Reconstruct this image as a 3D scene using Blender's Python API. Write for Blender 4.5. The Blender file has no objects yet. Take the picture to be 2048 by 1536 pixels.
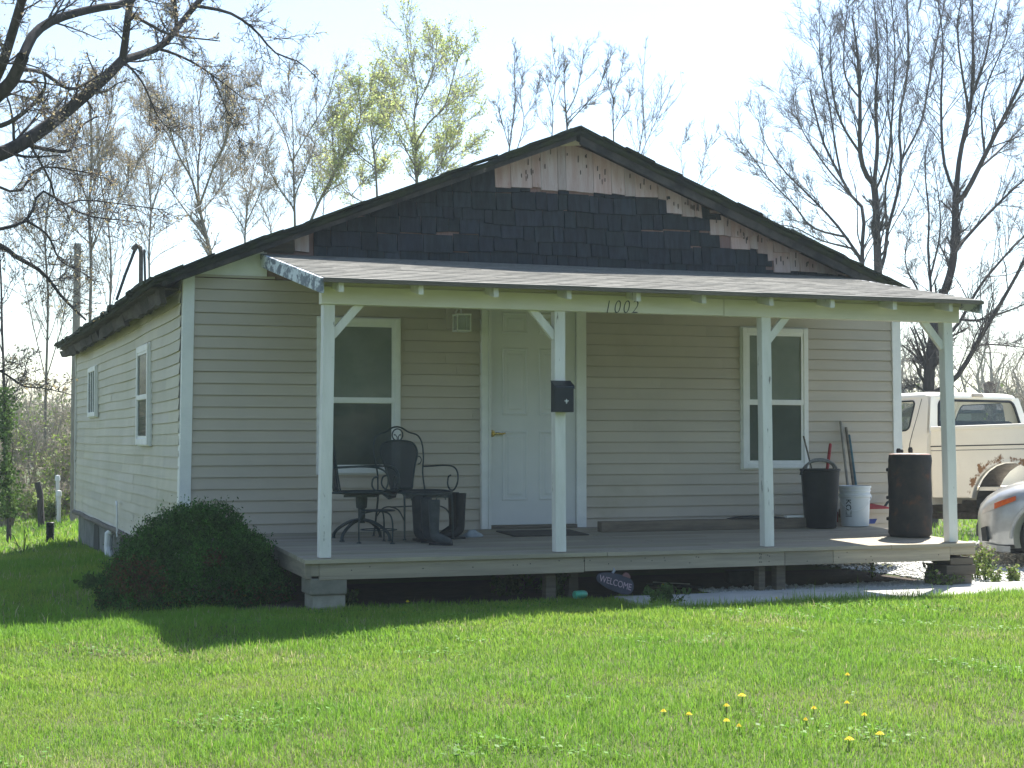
import bpy, math, random
import numpy as np
from mathutils import Vector, Matrix
random.seed(7); rng = np.random.default_rng(7)
SC = bpy.context.scene
COL = SC.collection
rad = math.radians
# ------------------------------------------------------------------ camera
F_PX = 3240.0                      # focal length in pixels of the 2048 wide photograph
YAW, PITCH = rad(20.0), rad(1.98)
CAM = np.array([-2.08, -13.99, 1.28])
cd = bpy.data.cameras.new('camera'); cam = bpy.data.objects.new('camera', cd); COL.objects.link(cam)
cam.location = CAM; cam.rotation_euler = (rad(90) + PITCH, 0, -YAW)
cd.sensor_width = 36; cd.lens = 36 * F_PX / 2048; cd.clip_start = .1; cd.clip_end = 2000
SC.camera = cam
# ------------------------------------------------------------------ light
SUN_DIR = Vector((.47, .485, 1.0)).normalized()      # towards the sun
w = bpy.data.worlds.new('World'); SC.world = w; w.use_nodes = True
nt = w.node_tree; bg = nt.nodes['Background']
sky = nt.nodes.new('ShaderNodeTexSky'); sky.sky_type = 'NISHITA'; sky.sun_disc = False
sky.sun_elevation = math.asin(SUN_DIR.z); sky.sun_rotation = math.atan2(SUN_DIR.x, SUN_DIR.y)
sky.air_density = 1.0; sky.dust_density = .7; sky.ozone_density = 1.0
nt.links.new(sky.outputs[0], bg.inputs[0]); bg.inputs[1].default_value = .088
sl = bpy.data.lights.new('sun', 'SUN'); sl.energy = 5.0; sl.angle = rad(.53); sl.color = (1, .96, .9)
so = bpy.data.objects.new('sun', sl); COL.objects.link(so)
so.rotation_euler = SUN_DIR.to_track_quat('Z', 'Y').to_euler()
SC.view_settings.view_transform = 'Standard'; SC.view_settings.look = 'None'
SC.view_settings.exposure = 1.5; SC.view_settings.gamma = 1
# ------------------------------------------------------------------ pixel helpers (2048 x 1536)
Rv = np.array([math.cos(YAW), -math.sin(YAW), 0])
Fv = np.array([math.sin(YAW) * math.cos(PITCH), math.cos(YAW) * math.cos(PITCH), math.sin(PITCH)])
Uv = np.cross(Rv, Fv)
def ray(px, py): return Fv + Rv * (px - 1024) / F_PX + Uv * (768 - py) / F_PX
def on_y(px, py, y): d = ray(px, py); return CAM + d * ((y - CAM[1]) / d[1])
def on_x(px, py, x): d = ray(px, py); return CAM + d * ((x - CAM[0]) / d[0])
def on_z(px, py, z): d = ray(px, py); return CAM + d * ((z - CAM[2]) / d[2])
def at_depth(px, py, Z): d = ray(px, py); h = d[0] * math.sin(YAW) + d[1] * math.cos(YAW); return CAM + d * (Z / h)
def floor_z(y): return .47 + .039 * y
def on_floor(px, py):
    d = ray(px, py); t = (.47 + .039 * CAM[1] - CAM[2]) / (d[2] - .039 * d[1]); return CAM + d * t
def on_ground(px, py):
    p = on_z(px, py, 0.0)
    for _ in range(8): p = on_z(px, py, ground(p[0], p[1]))
    return p
def sstep(a, b, x):
    t = np.clip((x - a) / (b - a), 0, 1); return t * t * (3 - 2 * t)
def ground(x, y):
    """lawn height"""
    z = .06 * sstep(-1.5, 3.2, x) * sstep(-2.75, -3.6, y) * sstep(-9.0, -5.0, y)
    z = z - .09 * sstep(-.1, -1.3, x) - .07 * sstep(1.4, -.4, x) * sstep(-2.6, -3.4, y)
    z = z - .12 * sstep(-5.5, -12, y)
    z = z - .022 * np.clip(y - 1.0, 0, 40) * sstep(3, -1, x)
    return z + .012 * np.sin(x * 1.7 + y * .6) * sstep(-2.8, -3.4, y)
# ------------------------------------------------------------------ materials
def mat(name, c1, c2=None, scale=8, stretch=(1, 1, 1), rough=.75, bump=0, bscale=30, metal=0, spec=.35,
        ramp=(.35, .65), transl=0, c3=None, scale3=3, ramp3=(.6, .7), coat=0, bstretch=None):
    m = bpy.data.materials.new(name); m.use_nodes = True
    N, L = m.node_tree.nodes, m.node_tree.links
    p = N['Principled BSDF']; out = N['Material Output']
    p.inputs['Roughness'].default_value = rough; p.inputs['Metallic'].default_value = metal
    p.inputs['Specular IOR Level'].default_value = spec; p.inputs['Coat Weight'].default_value = coat
    tc = N.new('ShaderNodeTexCoord')
    def noise(sc, st, det=7):
        mp = N.new('ShaderNodeMapping'); mp.inputs['Scale'].default_value = st
        L.new(tc.outputs['Object'], mp.inputs['Vector'])
        n = N.new('ShaderNodeTexNoise'); n.inputs['Scale'].default_value = sc; n.inputs['Detail'].default_value = det
        n.inputs['Roughness'].default_value = .65
        L.new(mp.outputs[0], n.inputs['Vector']); return n
    def blend(fac, a, b):
        x = N.new('ShaderNodeMix'); x.data_type = 'RGBA'
        if hasattr(fac, 'is_output'): L.new(fac, x.inputs[0])
        else: x.inputs[0].default_value = fac
        for s, v in ((x.inputs[6], a), (x.inputs[7], b)):
            if hasattr(v, 'is_output'): L.new(v, s)
            else: s.default_value = (*v, 1)
        return x
    def rampn(n, r):
        c = N.new('ShaderNodeMapRange'); c.inputs[1].default_value = r[0]; c.inputs[2].default_value = r[1]
        c.interpolation_type = 'SMOOTHSTEP'; L.new(n.outputs['Fac'], c.inputs[0]); return c.outputs[0]
    col = blend(rampn(noise(scale, stretch), ramp), c1, c2 if c2 else tuple(v * .82 for v in c1)).outputs[2]
    if c3: col = blend(rampn(noise(scale3, stretch), ramp3), col, c3).outputs[2]
    at = N.new('ShaderNodeAttribute'); at.attribute_name = 'Col'
    mu = blend(1.0, col, at.outputs['Color']); mu.blend_type = 'MULTIPLY'; col = mu.outputs[2]
    L.new(col, p.inputs['Base Color'])
    if bump:
        b = N.new('ShaderNodeBump'); b.inputs['Strength'].default_value = bump; b.inputs['Distance'].default_value = min(.02, .5 / bscale)
        L.new(noise(bscale, bstretch or stretch, 5).outputs['Fac'], b.inputs['Height']); L.new(b.outputs[0], p.inputs['Normal'])
    if transl:
        t = N.new('ShaderNodeBsdfTranslucent'); L.new(col, t.inputs['Color'])
        mx = N.new('ShaderNodeMixShader'); mx.inputs[0].default_value = transl
        L.new(p.outputs[0], mx.inputs[1]); L.new(t.outputs[0], mx.inputs[2]); L.new(mx.outputs[0], out.inputs['Surface'])
    return m
def glass_mat(name, tint, alpha, rough=.03):
    """thin pane: part see-through, part mirror of its surroundings"""
    m = bpy.data.materials.new(name); m.use_nodes = True
    N, L = m.node_tree.nodes, m.node_tree.links
    p = N['Principled BSDF']; p.inputs['Base Color'].default_value = (*tint, 1); p.inputs['Roughness'].default_value = rough
    p.inputs['Specular IOR Level'].default_value = .6
    t = N.new('ShaderNodeBsdfTransparent'); t.inputs['Color'].default_value = (.93, .96, .96, 1)
    mx = N.new('ShaderNodeMixShader'); mx.inputs[0].default_value = alpha
    L.new(p.outputs[0], mx.inputs[1]); L.new(t.outputs[0], mx.inputs[2]); L.new(mx.outputs[0], N['Material Output'].inputs['Surface'])
    return m
M = {}
M['siding'] = mat('siding', (.50, .44, .35), (.46, .408, .33), scale=1.3, rough=.55, bump=.06, bscale=90, bstretch=(.05, 1, 1), c3=(.385, .335, .24), scale3=.8, ramp3=(.55, .8))
M['siding_side'] = mat('siding_side', (.53, .495, .395), (.475, .45, .35), scale=1.6, rough=.6, bump=.06, bscale=60, c3=(.34, .335, .22), scale3=1.1, ramp3=(.58, .8))
M['white'] = mat('white_trim', (.80, .80, .76), (.72, .725, .69), scale=4, rough=.5)
M['paint'] = mat('old_white_paint', (.73, .715, .67), (.64, .63, .58), scale=3, stretch=(3, 3, .6), rough=.65, bump=.12, bscale=60, c3=(.24, .22, .19), scale3=9, ramp3=(.62, .68))
M['beam_paint'] = mat('beam_paint', (.71, .68, .58), (.63, .60, .49), scale=3, stretch=(.5, 3, 3), rough=.65, bump=.1, bscale=60, c3=(.42, .38, .24), scale3=3, ramp3=(.62, .78))
M['stain'] = mat('stained_paint', (.50, .48, .36), (.42, .37, .25), scale=3, stretch=(.6, 2, 3), rough=.7, c3=(.36, .28, .15), scale3=2.2, ramp3=(.56, .8))
M['peel'] = mat('peeling_board', (.62, .66, .68), (.17, .19, .22), scale=9, stretch=(1, .5, 1), ramp=(.45, .55), rough=.8, bump=.3, bscale=40)
M['shingle_dark'] = mat('dark_shakes', (.034, .042, .052), (.020, .025, .031), scale=9, stretch=(3, 1, .6), rough=.85, bump=.5, bscale=60, bstretch=(4, 1, .4))
M['shingle_pale'] = mat('bare_shakes', (.47, .355, .315), (.55, .47, .44), scale=5, stretch=(4, 1, .5), rough=.85, bump=.4, bscale=40, bstretch=(4, 1, .4), c3=(.30, .17, .11), scale3=8, ramp3=(.62, .75))
M['roof'] = mat('mossy_roofing', (.022, .026, .026), (.035, .045, .022), scale=6, rough=.95, bump=.8, bscale=40)
M['rake'] = mat('dark_rake_wood', (.03, .03, .032), (.075, .07, .065), scale=5, stretch=(1, 1, 1), rough=.9, bump=.4, bscale=30, c3=(.2, .18, .15), scale3=7, ramp3=(.66, .74))
M['porch_shingle'] = mat('grey_asphalt_shingle', (.200, .196, .172), (.146, .143, .127), scale=22, stretch=(1, 1, 1), rough=.95, bump=.6, bscale=220, c3=(.075, .075, .075), scale3=9, ramp3=(.62, .72))
M['deck'] = mat('weathered_deck', (.37, .325, .25), (.28, .25, .195), scale=5, stretch=(.25, 6, 1), rough=.85, bump=.25, bscale=40, bstretch=(.2, 5, 1))
M['rim'] = mat('weathered_rim_board', (.37, .32, .235), (.28, .245, .185), scale=4, stretch=(.35, 1, 6), rough=.85, bump=.3, bscale=25, bstretch=(.15, 1, 6), c3=(.12, .10, .075), scale3=6, ramp3=(.70, .76))
M['oldwood'] = mat('grey_old_wood', (.17, .145, .11), (.11, .095, .075), scale=5, stretch=(.4, .4, 5), rough=.9, bump=.4, bscale=30)
M['rotwood'] = mat('dark_rotten_wood', (.055, .047, .04), (.10, .088, .075), scale=5, stretch=(3, .6, 3), rough=.95, bump=.5, bscale=25)
M['concrete'] = mat('concrete_block', (.31, .295, .235), (.225, .22, .175), scale=8, rough=.95, bump=.3, bscale=60, c3=(.13, .14, .09), scale3=4, ramp3=(.6, .75))
M['skirt'] = mat('dirty_skirting', (.21, .21, .185), (.13, .135, .115), scale=4, rough=.95, bump=.3, bscale=30, c3=(.05, .055, .04), scale3=3, ramp3=(.58, .72))
M['walk'] = mat('concrete_path', (.48, .47, .43), (.40, .39, .355), scale=3, rough=.95, bump=.15, bscale=120, c3=(.31, .29, .24), scale3=1.7, ramp3=(.6, .78))
M['door'] = mat('white_door_paint', (.66, .66, .64), (.61, .615, .60), scale=2, rough=.45, c3=(.45, .45, .42), scale3=2.5, ramp3=(.7, .8))
M['brass'] = mat('brass', (.72, .52, .17), rough=.25, metal=1)
M['iron'] = mat('dark_green_iron', (.018, .030, .032), (.03, .042, .042), scale=20, rough=.5, spec=.4)
M['sling'] = mat('dark_mesh_sling', (.035, .048, .055), (.05, .06, .066), scale=90, rough=.8)
def see_through(m, f):
    N, L = m.node_tree.nodes, m.node_tree.links; t = N.new('ShaderNodeBsdfTransparent'); mx = N.new('ShaderNodeMixShader'); mx.inputs[0].default_value = f; o = N['Material Output'].inputs['Surface']; src = o.links[0].from_socket
    L.new(src, mx.inputs[1]); L.new(t.outputs[0], mx.inputs[2]); L.new(mx.outputs[0], o)
see_through(M['sling'], .28)
M['black'] = mat('black_plastic', (.008, .010, .014), (.013, .015, .019), scale=6, rough=.5, spec=.25)
M['mailblack'] = mat('black_enamel', (.013, .018, .026), rough=.35)
M['pane'] = None
M['pane'] = glass_mat('window_glass', (.012, .02, .016), .86)
M['reflect_tone'] = mat('pale_reflection', (.46, .45, .36), (.38, .38, .30), scale=3, stretch=(1, 1, 1), rough=.9)  # tone imitates pale reflections and drapes in the upper front glass
M['hollow_shade'] = mat('painted_hollow_shade', (.15, .155, .125), (.21, .215, .17), scale=1.5, rough=.95)  # darkness behind glass and in vents is put into this colour
M['side_shade'] = mat('painted_side_shade', (.035, .05, .035), (.06, .09, .05), scale=6, rough=.95)  # darkness behind the side windows is put into this colour
M['lampglass'] = glass_mat('lantern_glass', (.5, .55, .48), .6, .2)
M['bark'] = mat('dark_bark', (.075, .066, .064), (.045, .04, .04), scale=6, stretch=(3, 3, .5), rough=.95, bump=.5, bscale=18)
M['bark_pale'] = mat('grey_brown_bark', (.21, .185, .15), (.14, .125, .10), scale=6, stretch=(3, 3, .5), rough=.95, bump=.4, bscale=18)
M['twig'] = mat('twig_bark', (.16, .14, .135), (.11, .098, .098), scale=6, rough=.95)
M['twig_pale'] = mat('pale_twig_bark', (.33, .285, .22), (.24, .21, .165), scale=6, rough=.95)
M['spring'] = mat('spring_leaf', (.52, .56, .22), (.40, .48, .16), scale=.8, rough=.6, transl=.5)
M['bud'] = mat('tan_bud', (.46, .37, .20), (.36, .31, .19), scale=.8, rough=.7, transl=.4)
M['yew'] = mat('dark_evergreen', (.048, .120, .020), (.026, .066, .013), scale=5, rough=.8, spec=.15, transl=.12)
M['yew_dead'] = mat('dead_foliage', (.12, .05, .02), (.07, .03, .015), scale=6, rough=.8, transl=.15)
M['ivy'] = mat('ivy_leaf', (.08, .14, .03), (.05, .095, .022), scale=2, rough=.75, spec=.2, transl=.35)
M['brush_leaf'] = mat('brush_leaf', (.20, .27, .055), (.14, .19, .06), scale=.7, rough=.6, transl=.4)
M['grass'] = mat('grass_blade', (1, 1, 1), (.86, .9, .8), scale=2, rough=.55, spec=.25, transl=.5)
M['soil'] = mat('lawn_soil', (.055, .085, .018), (.075, .075, .03), scale=1.2, rough=.98, bump=.4, bscale=30, c3=(.11, .09, .05), scale3=.9, ramp3=(.66, .78))
M['gravel_bed'] = mat('gravel_bed', (.50, .50, .47), (.36, .35, .32), scale=45, rough=.95, bump=.9, bscale=60)
M['stone'] = mat('white_stone', (.68, .68, .65), (.55, .55, .52), scale=12, rough=.9)
M['dirt'] = mat('bare_dirt', (.06, .045, .032), (.035, .028, .02), scale=7, rough=.98, bump=.6, bscale=20)
# ------------------------------------------------------------------ mesh builder
class MB:
    def __init__(s): s.v = []; s.f = []; s.c = []
    def add(s, V, Fs, c=1.0):
        o = len(s.v); s.v.extend([tuple(map(float, p)) for p in V])
        for f in Fs: s.f.append(tuple(i + o for i in f)); s.c.append(c)
        return s
    def bx(s, x0, x1, y0, y1, z0, z1, c=1.0):
        V = [(x, y, z) for z in (z0, z1) for y in (y0, y1) for x in (x0, x1)]
        return s.add(V, [(0, 2, 3, 1), (4, 5, 7, 6), (0, 1, 5, 4), (2, 6, 7, 3), (0, 4, 6, 2), (1, 3, 7, 5)], c)
    def bar(s, p, q, wd, ht, up=(0, 0, 1), c=1.0):
        """rectangular stick from p to q"""
        p, q = Vector(p), Vector(q); d = (q - p).normalized(); u = Vector(up)
        if abs(d.dot(u)) > .98: u = Vector((0, 1, 0))
        r = d.cross(u).normalized() * wd / 2; u = r.cross(d).normalized() * ht / 2
        V = [a + i * r + j * u for a in (p, q) for i, j in ((-1, -1), (1, -1), (1, 1), (-1, 1))]
        return s.add(V, [(0, 1, 2, 3), (7, 6, 5, 4), (0, 4, 5, 1), (1, 5, 6, 2), (2, 6, 7, 3), (3, 7, 4, 0)], c)
    def tube(s, pts, r, n=8, caps=True, c=1.0, closed=False):
        P = [Vector(p) for p in pts]; k = len(P)
        if not hasattr(r, '__len__'): r = [r] * k
        u = None; V = []
        for i in range(k):
            if closed: d = P[(i + 1) % k] - P[i - 1]
            else: d = P[min(i + 1, k - 1)] - P[max(i - 1, 0)]
            d.normalize()
            if u is None: u = d.orthogonal().normalized()
            else:
                u = u - d * u.dot(d)
                u = u.normalized() if u.length > 1e-6 else d.orthogonal().normalized()
            b = d.cross(u)
            V += [P[i] + (u * math.cos(t) + b * math.sin(t)) * r[i] for t in [2 * math.pi * j / n for j in range(n)]]
        Fs = [(i * n + j, i * n + (j + 1) % n, (i + 1) * n + (j + 1) % n, (i + 1) * n + j) for i in range(k - 1) for j in range(n)]
        if closed: Fs += [((k - 1) * n + j, (k - 1) * n + (j + 1) % n, (j + 1) % n, j) for j in range(n)]
        elif caps: Fs += [tuple(range(n))[::-1], tuple(range((k - 1) * n, k * n))]
        return s.add(V, Fs, c)
    def lathe(s, prof, n=24, o=(0, 0, 0), c=1.0, axis='z', caps=True):
        V = []
        for r, h in prof:
            for j in range(n):
                t = 2 * math.pi * j / n; a, b = r * math.cos(t), r * math.sin(t)
                V.append({'z': (o[0] + a, o[1] + b, o[2] + h), 'y': (o[0] + a, o[1] + h, o[2] + b), 'x': (o[0] + h, o[1] + a, o[2] + b)}[axis])
        k = len(prof)
        Fs = [(i * n + j, i * n + (j + 1) % n, (i + 1) * n + (j + 1) % n, (i + 1) * n + j) for i in range(k - 1) for j in range(n)]
        if caps: Fs += [tuple(range(n))[::-1], tuple(range((k - 1) * n, k * n))]
        return s.add(V, Fs, c)
    def rings(s, R, c=1.0, caps=True):
        n = len(R[0]); V = [p for r in R for p in r]; k = len(R)
        Fs = [(i * n + j, i * n + (j + 1) % n, (i + 1) * n + (j + 1) % n, (i + 1) * n + j) for i in range(k - 1) for j in range(n)]
        if caps: Fs += [tuple(range(n))[::-1], tuple(range((k - 1) * n, k * n))]
        return s.add(V, Fs, c)
    def prism(s, poly, d, c=1.0):
        """polygon of 3-D points pushed along d"""
        n = len(poly); d = Vector(d); A = [Vector(p) for p in poly]
        V = A + [p + d for p in A]
        Fs = [tuple(range(n)), tuple(range(n, 2 * n))[::-1]] + [(j, (j + 1) % n, n + (j + 1) % n, n + j)[::-1] for j in range(n)]
        return s.add(V, Fs, c)
    def build(s, name, m, parent=None, smooth=False, bevel=0, loc=None, fix=True, sub=0):
        """ONE mesh object; vertices are in the parent's (or loc's) frame unless loc given"""
        me = bpy.data.meshes.new(name); v = s.v
        if loc is not None: v = [(p[0] - loc[0], p[1] - loc[1], p[2] - loc[2]) for p in v]
        me.from_pydata(v, [], s.f)
        a = me.color_attributes.new('Col', 'FLOAT_COLOR', 'CORNER')
        buf = np.ones((len(me.loops), 4), np.float32); k = 0
        for f, c in zip(s.f, s.c):
            buf[k:k + len(f), :3] = c; k += len(f)
        a.data.foreach_set('color', buf.ravel())
        if fix:
            import bmesh
            bm = bmesh.new(); bm.from_mesh(me); bmesh.ops.recalc_face_normals(bm, faces=bm.faces[:]); bm.to_mesh(me); bm.free()
        me.materials.append(m)
        o = bpy.data.objects.new(name, me); COL.objects.link(o)
        if parent is not None: o.parent = parent
        elif loc is not None: o.location = loc
        if smooth:
            me.polygons.foreach_set('use_smooth', [True] * len(me.polygons))
            if smooth != 'all': me.set_sharp_from_angle(angle=rad(40))
        if bevel:
            b = o.modifiers.new('bevel', 'BEVEL'); b.width = bevel; b.segments = 2; b.limit_method = 'ANGLE'
        if sub:
            b = o.modifiers.new('sub', 'SUBSURF'); b.levels = sub; b.render_levels = sub
        return o
def fast(name, V, Q=None, T=None, m=None, parent=None, col=None, smooth=False, loc=None):
    """large mesh from arrays"""
    V = np.asarray(V, np.float32)
    if loc is not None: V = V - np.asarray(loc, np.float32)
    Q = np.zeros((0, 4), np.int32) if Q is None else np.asarray(Q, np.int32)
    T = np.zeros((0, 3), np.int32) if T is None else np.asarray(T, np.int32)
    me = bpy.data.meshes.new(name); me.vertices.add(len(V)); me.vertices.foreach_set('co', V.ravel())
    nl = Q.size + T.size; me.loops.add(nl); me.loops.foreach_set('vertex_index', np.concatenate([Q.ravel(), T.ravel()]))
    me.polygons.add(len(Q) + len(T))
    st = np.concatenate([np.arange(len(Q)) * 4, Q.size + np.arange(len(T)) * 3]).astype(np.int32)
    me.polygons.foreach_set('loop_start', st)
    a = me.color_attributes.new('Col', 'FLOAT_COLOR', 'POINT')
    buf = np.ones((len(V), 4), np.float32)
    if col is not None: buf[:, :3] = col
    a.data.foreach_set('color', buf.ravel())
    if smooth: me.polygons.foreach_set('use_smooth', np.ones(len(me.polygons), bool))
    me.update(calc_edges=True); me.validate()
    me.materials.append(m)
    o = bpy.data.objects.new(name, me); COL.objects.link(o)
    if parent is not None: o.parent = parent
    elif loc is not None: o.location = loc
    return o
def tag(o, label=None, cat=None, group=None, kind=None):
    for k, v in (('label', label), ('category', cat), ('group', group), ('kind', kind)):
        if v: o[k] = v
    return o
def thing(name, label, cat, loc=(0, 0, 0), rz=0, group=None):
    o = bpy.data.objects.new(name, None); o.empty_display_size = .2; COL.objects.link(o)
    o.location = loc; o.rotation_euler = (0, 0, rz)
    return tag(o, label, cat, group)
def text_mesh(name, body, size, m, parent, mtx, depth=.002, shear=0, offset=0, space=1.0, loc=None):
    cu = bpy.data.curves.new(name, 'FONT'); cu.body = body; cu.size = size; cu.extrude = depth; cu.shear = shear
    cu.offset = offset; cu.space_character = space; cu.align_x = 'CENTER'; cu.align_y = 'CENTER'
    t = bpy.data.objects.new(name + '_tmp', cu); COL.objects.link(t)
    dg = bpy.context.evaluated_depsgraph_get(); me = bpy.data.meshes.new_from_object(t.evaluated_get(dg))
    bpy.data.objects.remove(t)
    me.transform(mtx); me.name = name
    a = me.color_attributes.new('Col', 'FLOAT_COLOR', 'POINT'); a.data.foreach_set('color', np.ones(len(me.vertices) * 4, np.float32))
    me.materials.clear(); me.materials.append(m)
    o = bpy.data.objects.new(name, me); COL.objects.link(o)
    if parent is not None: o.parent = parent
    if loc is not None: o.location = loc
    return o
# ================================================================== GROUND
def grid_sheet(name, xs, ys, m, dz=0.0):
    X, Y = np.meshgrid(xs, ys, indexing='ij'); Z = ground(X, Y) + dz
    V = np.stack([X.ravel(), Y.ravel(), Z.ravel()], 1); ny = len(ys)
    i, j = np.meshgrid(np.arange(len(xs) - 1), np.arange(ny - 1), indexing='ij'); a = (i * ny + j).ravel()
    return tag(fast(name, V, np.stack([a, a + ny, a + ny + 1, a + 1], 1), None, m, smooth=True), kind='structure')
def axis_pts(lo, hi, a, b, st): return np.concatenate([np.linspace(lo, a, 14)[:-1], np.arange(a, b, st), np.linspace(b, hi, 18)])
grid_sheet('lawn_ground', axis_pts(-400, 400, -9, 13, .25), axis_pts(-90, 700, -13, 16, .25), M['soil'])
# ================================================================== HOUSE
HW, HD = 7.16, 9.9; RX, RZ, RS = 3.58, 4.16, .392; E = .1016; SB = .285; ST = 2.685
def roof_z(x): return RZ - RS * abs(x - RX)
house = thing('house', 'small one-storey house with tan vinyl siding, patchy dark gable and a front porch', 'house', (0, 0, 0))
# ---- front wall: lapped courses
b = MB(); z1 = ST
while z1 > SB:
    z0 = max(z1 - E, SB); xs = [0.05, 1.9, 3.66, 5.1, HW - .05]
    off = rng.uniform(-.8, .8); xs = [.05] + [x + off for x in (2.2, 5.0)] + [HW - .05]
    for kk, (xa, xb) in enumerate(zip(xs[:-1], xs[1:])):
        t = 1 + rng.uniform(-.04, .04); po = .0035 if kk == 1 else 0; h0, h1 = rng.uniform(-.0012, .0012), rng.uniform(-.0012, .0012)
        b.add([(xa, -.001, z1 - .004), (xb, -.001, z1 - .004), (xb - .002, -.016 - po, z0 + h1), (xa + .002, -.016 - po, z0 + h0), (xb, .004, z0 + .002), (xa, .004, z0 + .002)],
              [(0, 3, 2, 1), (3, 5, 4, 2)], t)
    z1 -= E
b.build('front_wall', M['siding'], house, fix=False)
# ---- side wall: old, bowed courses of many short panels
def bow(y, z):
    t = y / HD
    return .03 * math.sin(math.pi * t) * math.sin((z - .2) * 1.3) + .005 * math.sin(y * 2.3 + z * 3)
def sag(y): return -.03 * math.sin(math.pi * y / HD) - .006 * math.sin(y * 1.9)
b = MB(); z1 = 2.66; row = 0
while z1 > SB - .01:
    z0 = max(z1 - E, SB); y = .04
    while y < HD - .02:
        y1 = min(y + rng.uniform(.7, 2.1), HD)
        if HD - y1 < .5: y1 = HD
        t = rng.choice([1, 1, 1, .97, .94, .9]) + rng.uniform(-.03, .03); tc = (t, t * rng.uniform(.985, 1.0), t * rng.uniform(.93, 1.01))
        ys = np.linspace(y, y1, 5); o = rng.uniform(0, .004)
        for ya, yb in zip(ys[:-1], ys[1:]):
            def P(yy, z, d): zz = z + sag(yy) * (z - SB) / 2.4; return (-d - o + bow(yy, zz), yy, zz)
            b.add([P(ya, z1 + .002, .001), P(yb, z1 + .002, .001), P(yb, z0, .013), P(ya, z0, .013), P(yb, z0 + .001, -.006), P(ya, z0 + .001, -.006)],
                  [(0, 1, 2, 3), (3, 2, 4, 5)], tc)
        y = y1
    z1 -= E
b.build('side_wall', M['siding_side'], house, fix=False)
# ---- far side, back and inner core of the house
b = MB(); b.prism([(.06, .02, .2), (HW - .02, .02, .2), (HW - .02, .02, 2.6), (RX, .02, 4.0), (.06, .02, 2.6)], (0, HD - .05, 0)); b.build('inner_wall', M['siding_side'], house)
b = MB(); z1 = 2.62
while z1 > SB:
    z0 = max(z1 - E, SB); b.add([(HW, .05, z1), (HW, HD, z1), (HW + .016, HD, z0), (HW + .016, .05, z0), (HW - .01, HD, z0), (HW - .01, .05, z0)], [(0, 1, 2, 3), (3, 2, 4, 5)], 1 + rng.uniform(-.03, .03)); z1 -= E
b.build('side_wall', M['siding'], house)
# ---- corner trims
def corner(x, y, z0, z1, sx, lean):
    b = MB(); t = .012
    b.add([(p[0] + (lean if k else 0), p[1], zz) for k, zz in ((0, z0), (1, z1)) for p in ((x - sx * .022, y - .028), (x + sx * .075, y - .028), (x + sx * .075, y), (x, y), (x, y + .095), (x - sx * .022, y + .095))],
          [(0, 1, 7, 6), (1, 2, 8, 7), (2, 3, 9, 8), (3, 4, 10, 9), (4, 5, 11, 10), (5, 0, 6, 11), (0, 5, 4, 3, 2, 1), (6, 7, 8, 9, 10, 11)])
    return b.build('corner_trim', M['white'], house)
corner(0, 0, .24, 2.715, 1, .03); corner(HW, 0, .24, 2.66, -1, -.02)
b = MB(); b.bx(-.03, .04, HD - .01, HD + .05, .25, 2.6); b.build('corner_trim', M['paint'], house)
# ---- gable: backing, white triangle, shakes
b = MB(); b.prism([(.0, -.0015, ST), (HW, -.0015, ST), (HW, -.0015, roof_z(HW) - .08), (RX, -.0015, RZ - .08), (0, -.0015, roof_z(0) - .08)], (0, .02, 0), (.5, .4, .4)); b.build('gable_sheathing', M['shingle_pale'], house)
def rtop(x): return roof_z(x) - .085
b = MB(); b.prism([(.03, -.018, ST + .004), (.73, -.018, ST + .004), (.73, -.018, rtop(.73)), (.03, -.018, rtop(.03))], (0, .014, 0)); b.build('gable_board', M['white'], house)
b = MB(); b.prism([(.03, -.024, ST), (.80, -.024, ST), (.80, -.024, ST + .02), (.03, -.024, ST + .02)], (0, .02, 0)); b.build('frieze_strip', M['siding'], house)
b = MB(); q = [on_y(*p, -.02) for p in ((530, 480), (588, 478), (588, 507), (528, 505))]; b.prism(q, (0, .016, 0), .8); b.build('grey_board', M['oldwood'], house)
pale = [(588, 617, 507), (988, 1080, 376), (1080, 1130, 381), (1130, 1185, 387), (1185, 1268, 389), (1268, 1314, 391), (1314, 1331, 400), (1331, 1402, 432), (1418, 1460, 470), (1460, 1513, 500), (1513, 1533, 506), (1533, 1545, 522), (1545, 1800, 548)]
wz = [(on_y(a, 500, 0)[0], on_y(c, 500, 0)[0], None, (a, c, y)) for a, c, y in pale]
def pale_z(x):
    for xa, xb, _, (a, c, y) in wz:
        if xa <= x < xb: return on_y((a + c) / 2, y, 0)[2]
    return 9.0
def shake(b, xa, xb, z0, z1, c, th=.014, tilt=.012):
    """one wedge-shaped board, cut along the roof slope"""
    za, zb = min(z1, rtop(xa)), min(z1, rtop(xb))
    if za - z0 < .015 and zb - z0 < .015: return
    za, zb = max(za, z0 + .006), max(zb, z0 + .006); zl, zr = z0 + rng.uniform(-.008, .008), z0 + rng.uniform(-.008, .008)
    yb, yt = -.004 - th - tilt, -.006 - .004
    b.add([(xa, yb, zl), (xb, yb, zr), (xb, yt, zb), (xa, yt, za), (xa, -.003, zl), (xb, -.003, zr), (xb, -.003, zb), (xa, -.003, za)],
          [(0, 1, 2, 3), (4, 7, 6, 5), (0, 4, 5, 1), (1, 5, 6, 2), (2, 6, 7, 3), (3, 7, 4, 0)], c)
dark = MB(); palem = MB(); lone = MB(); zr0 = 2.845
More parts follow.
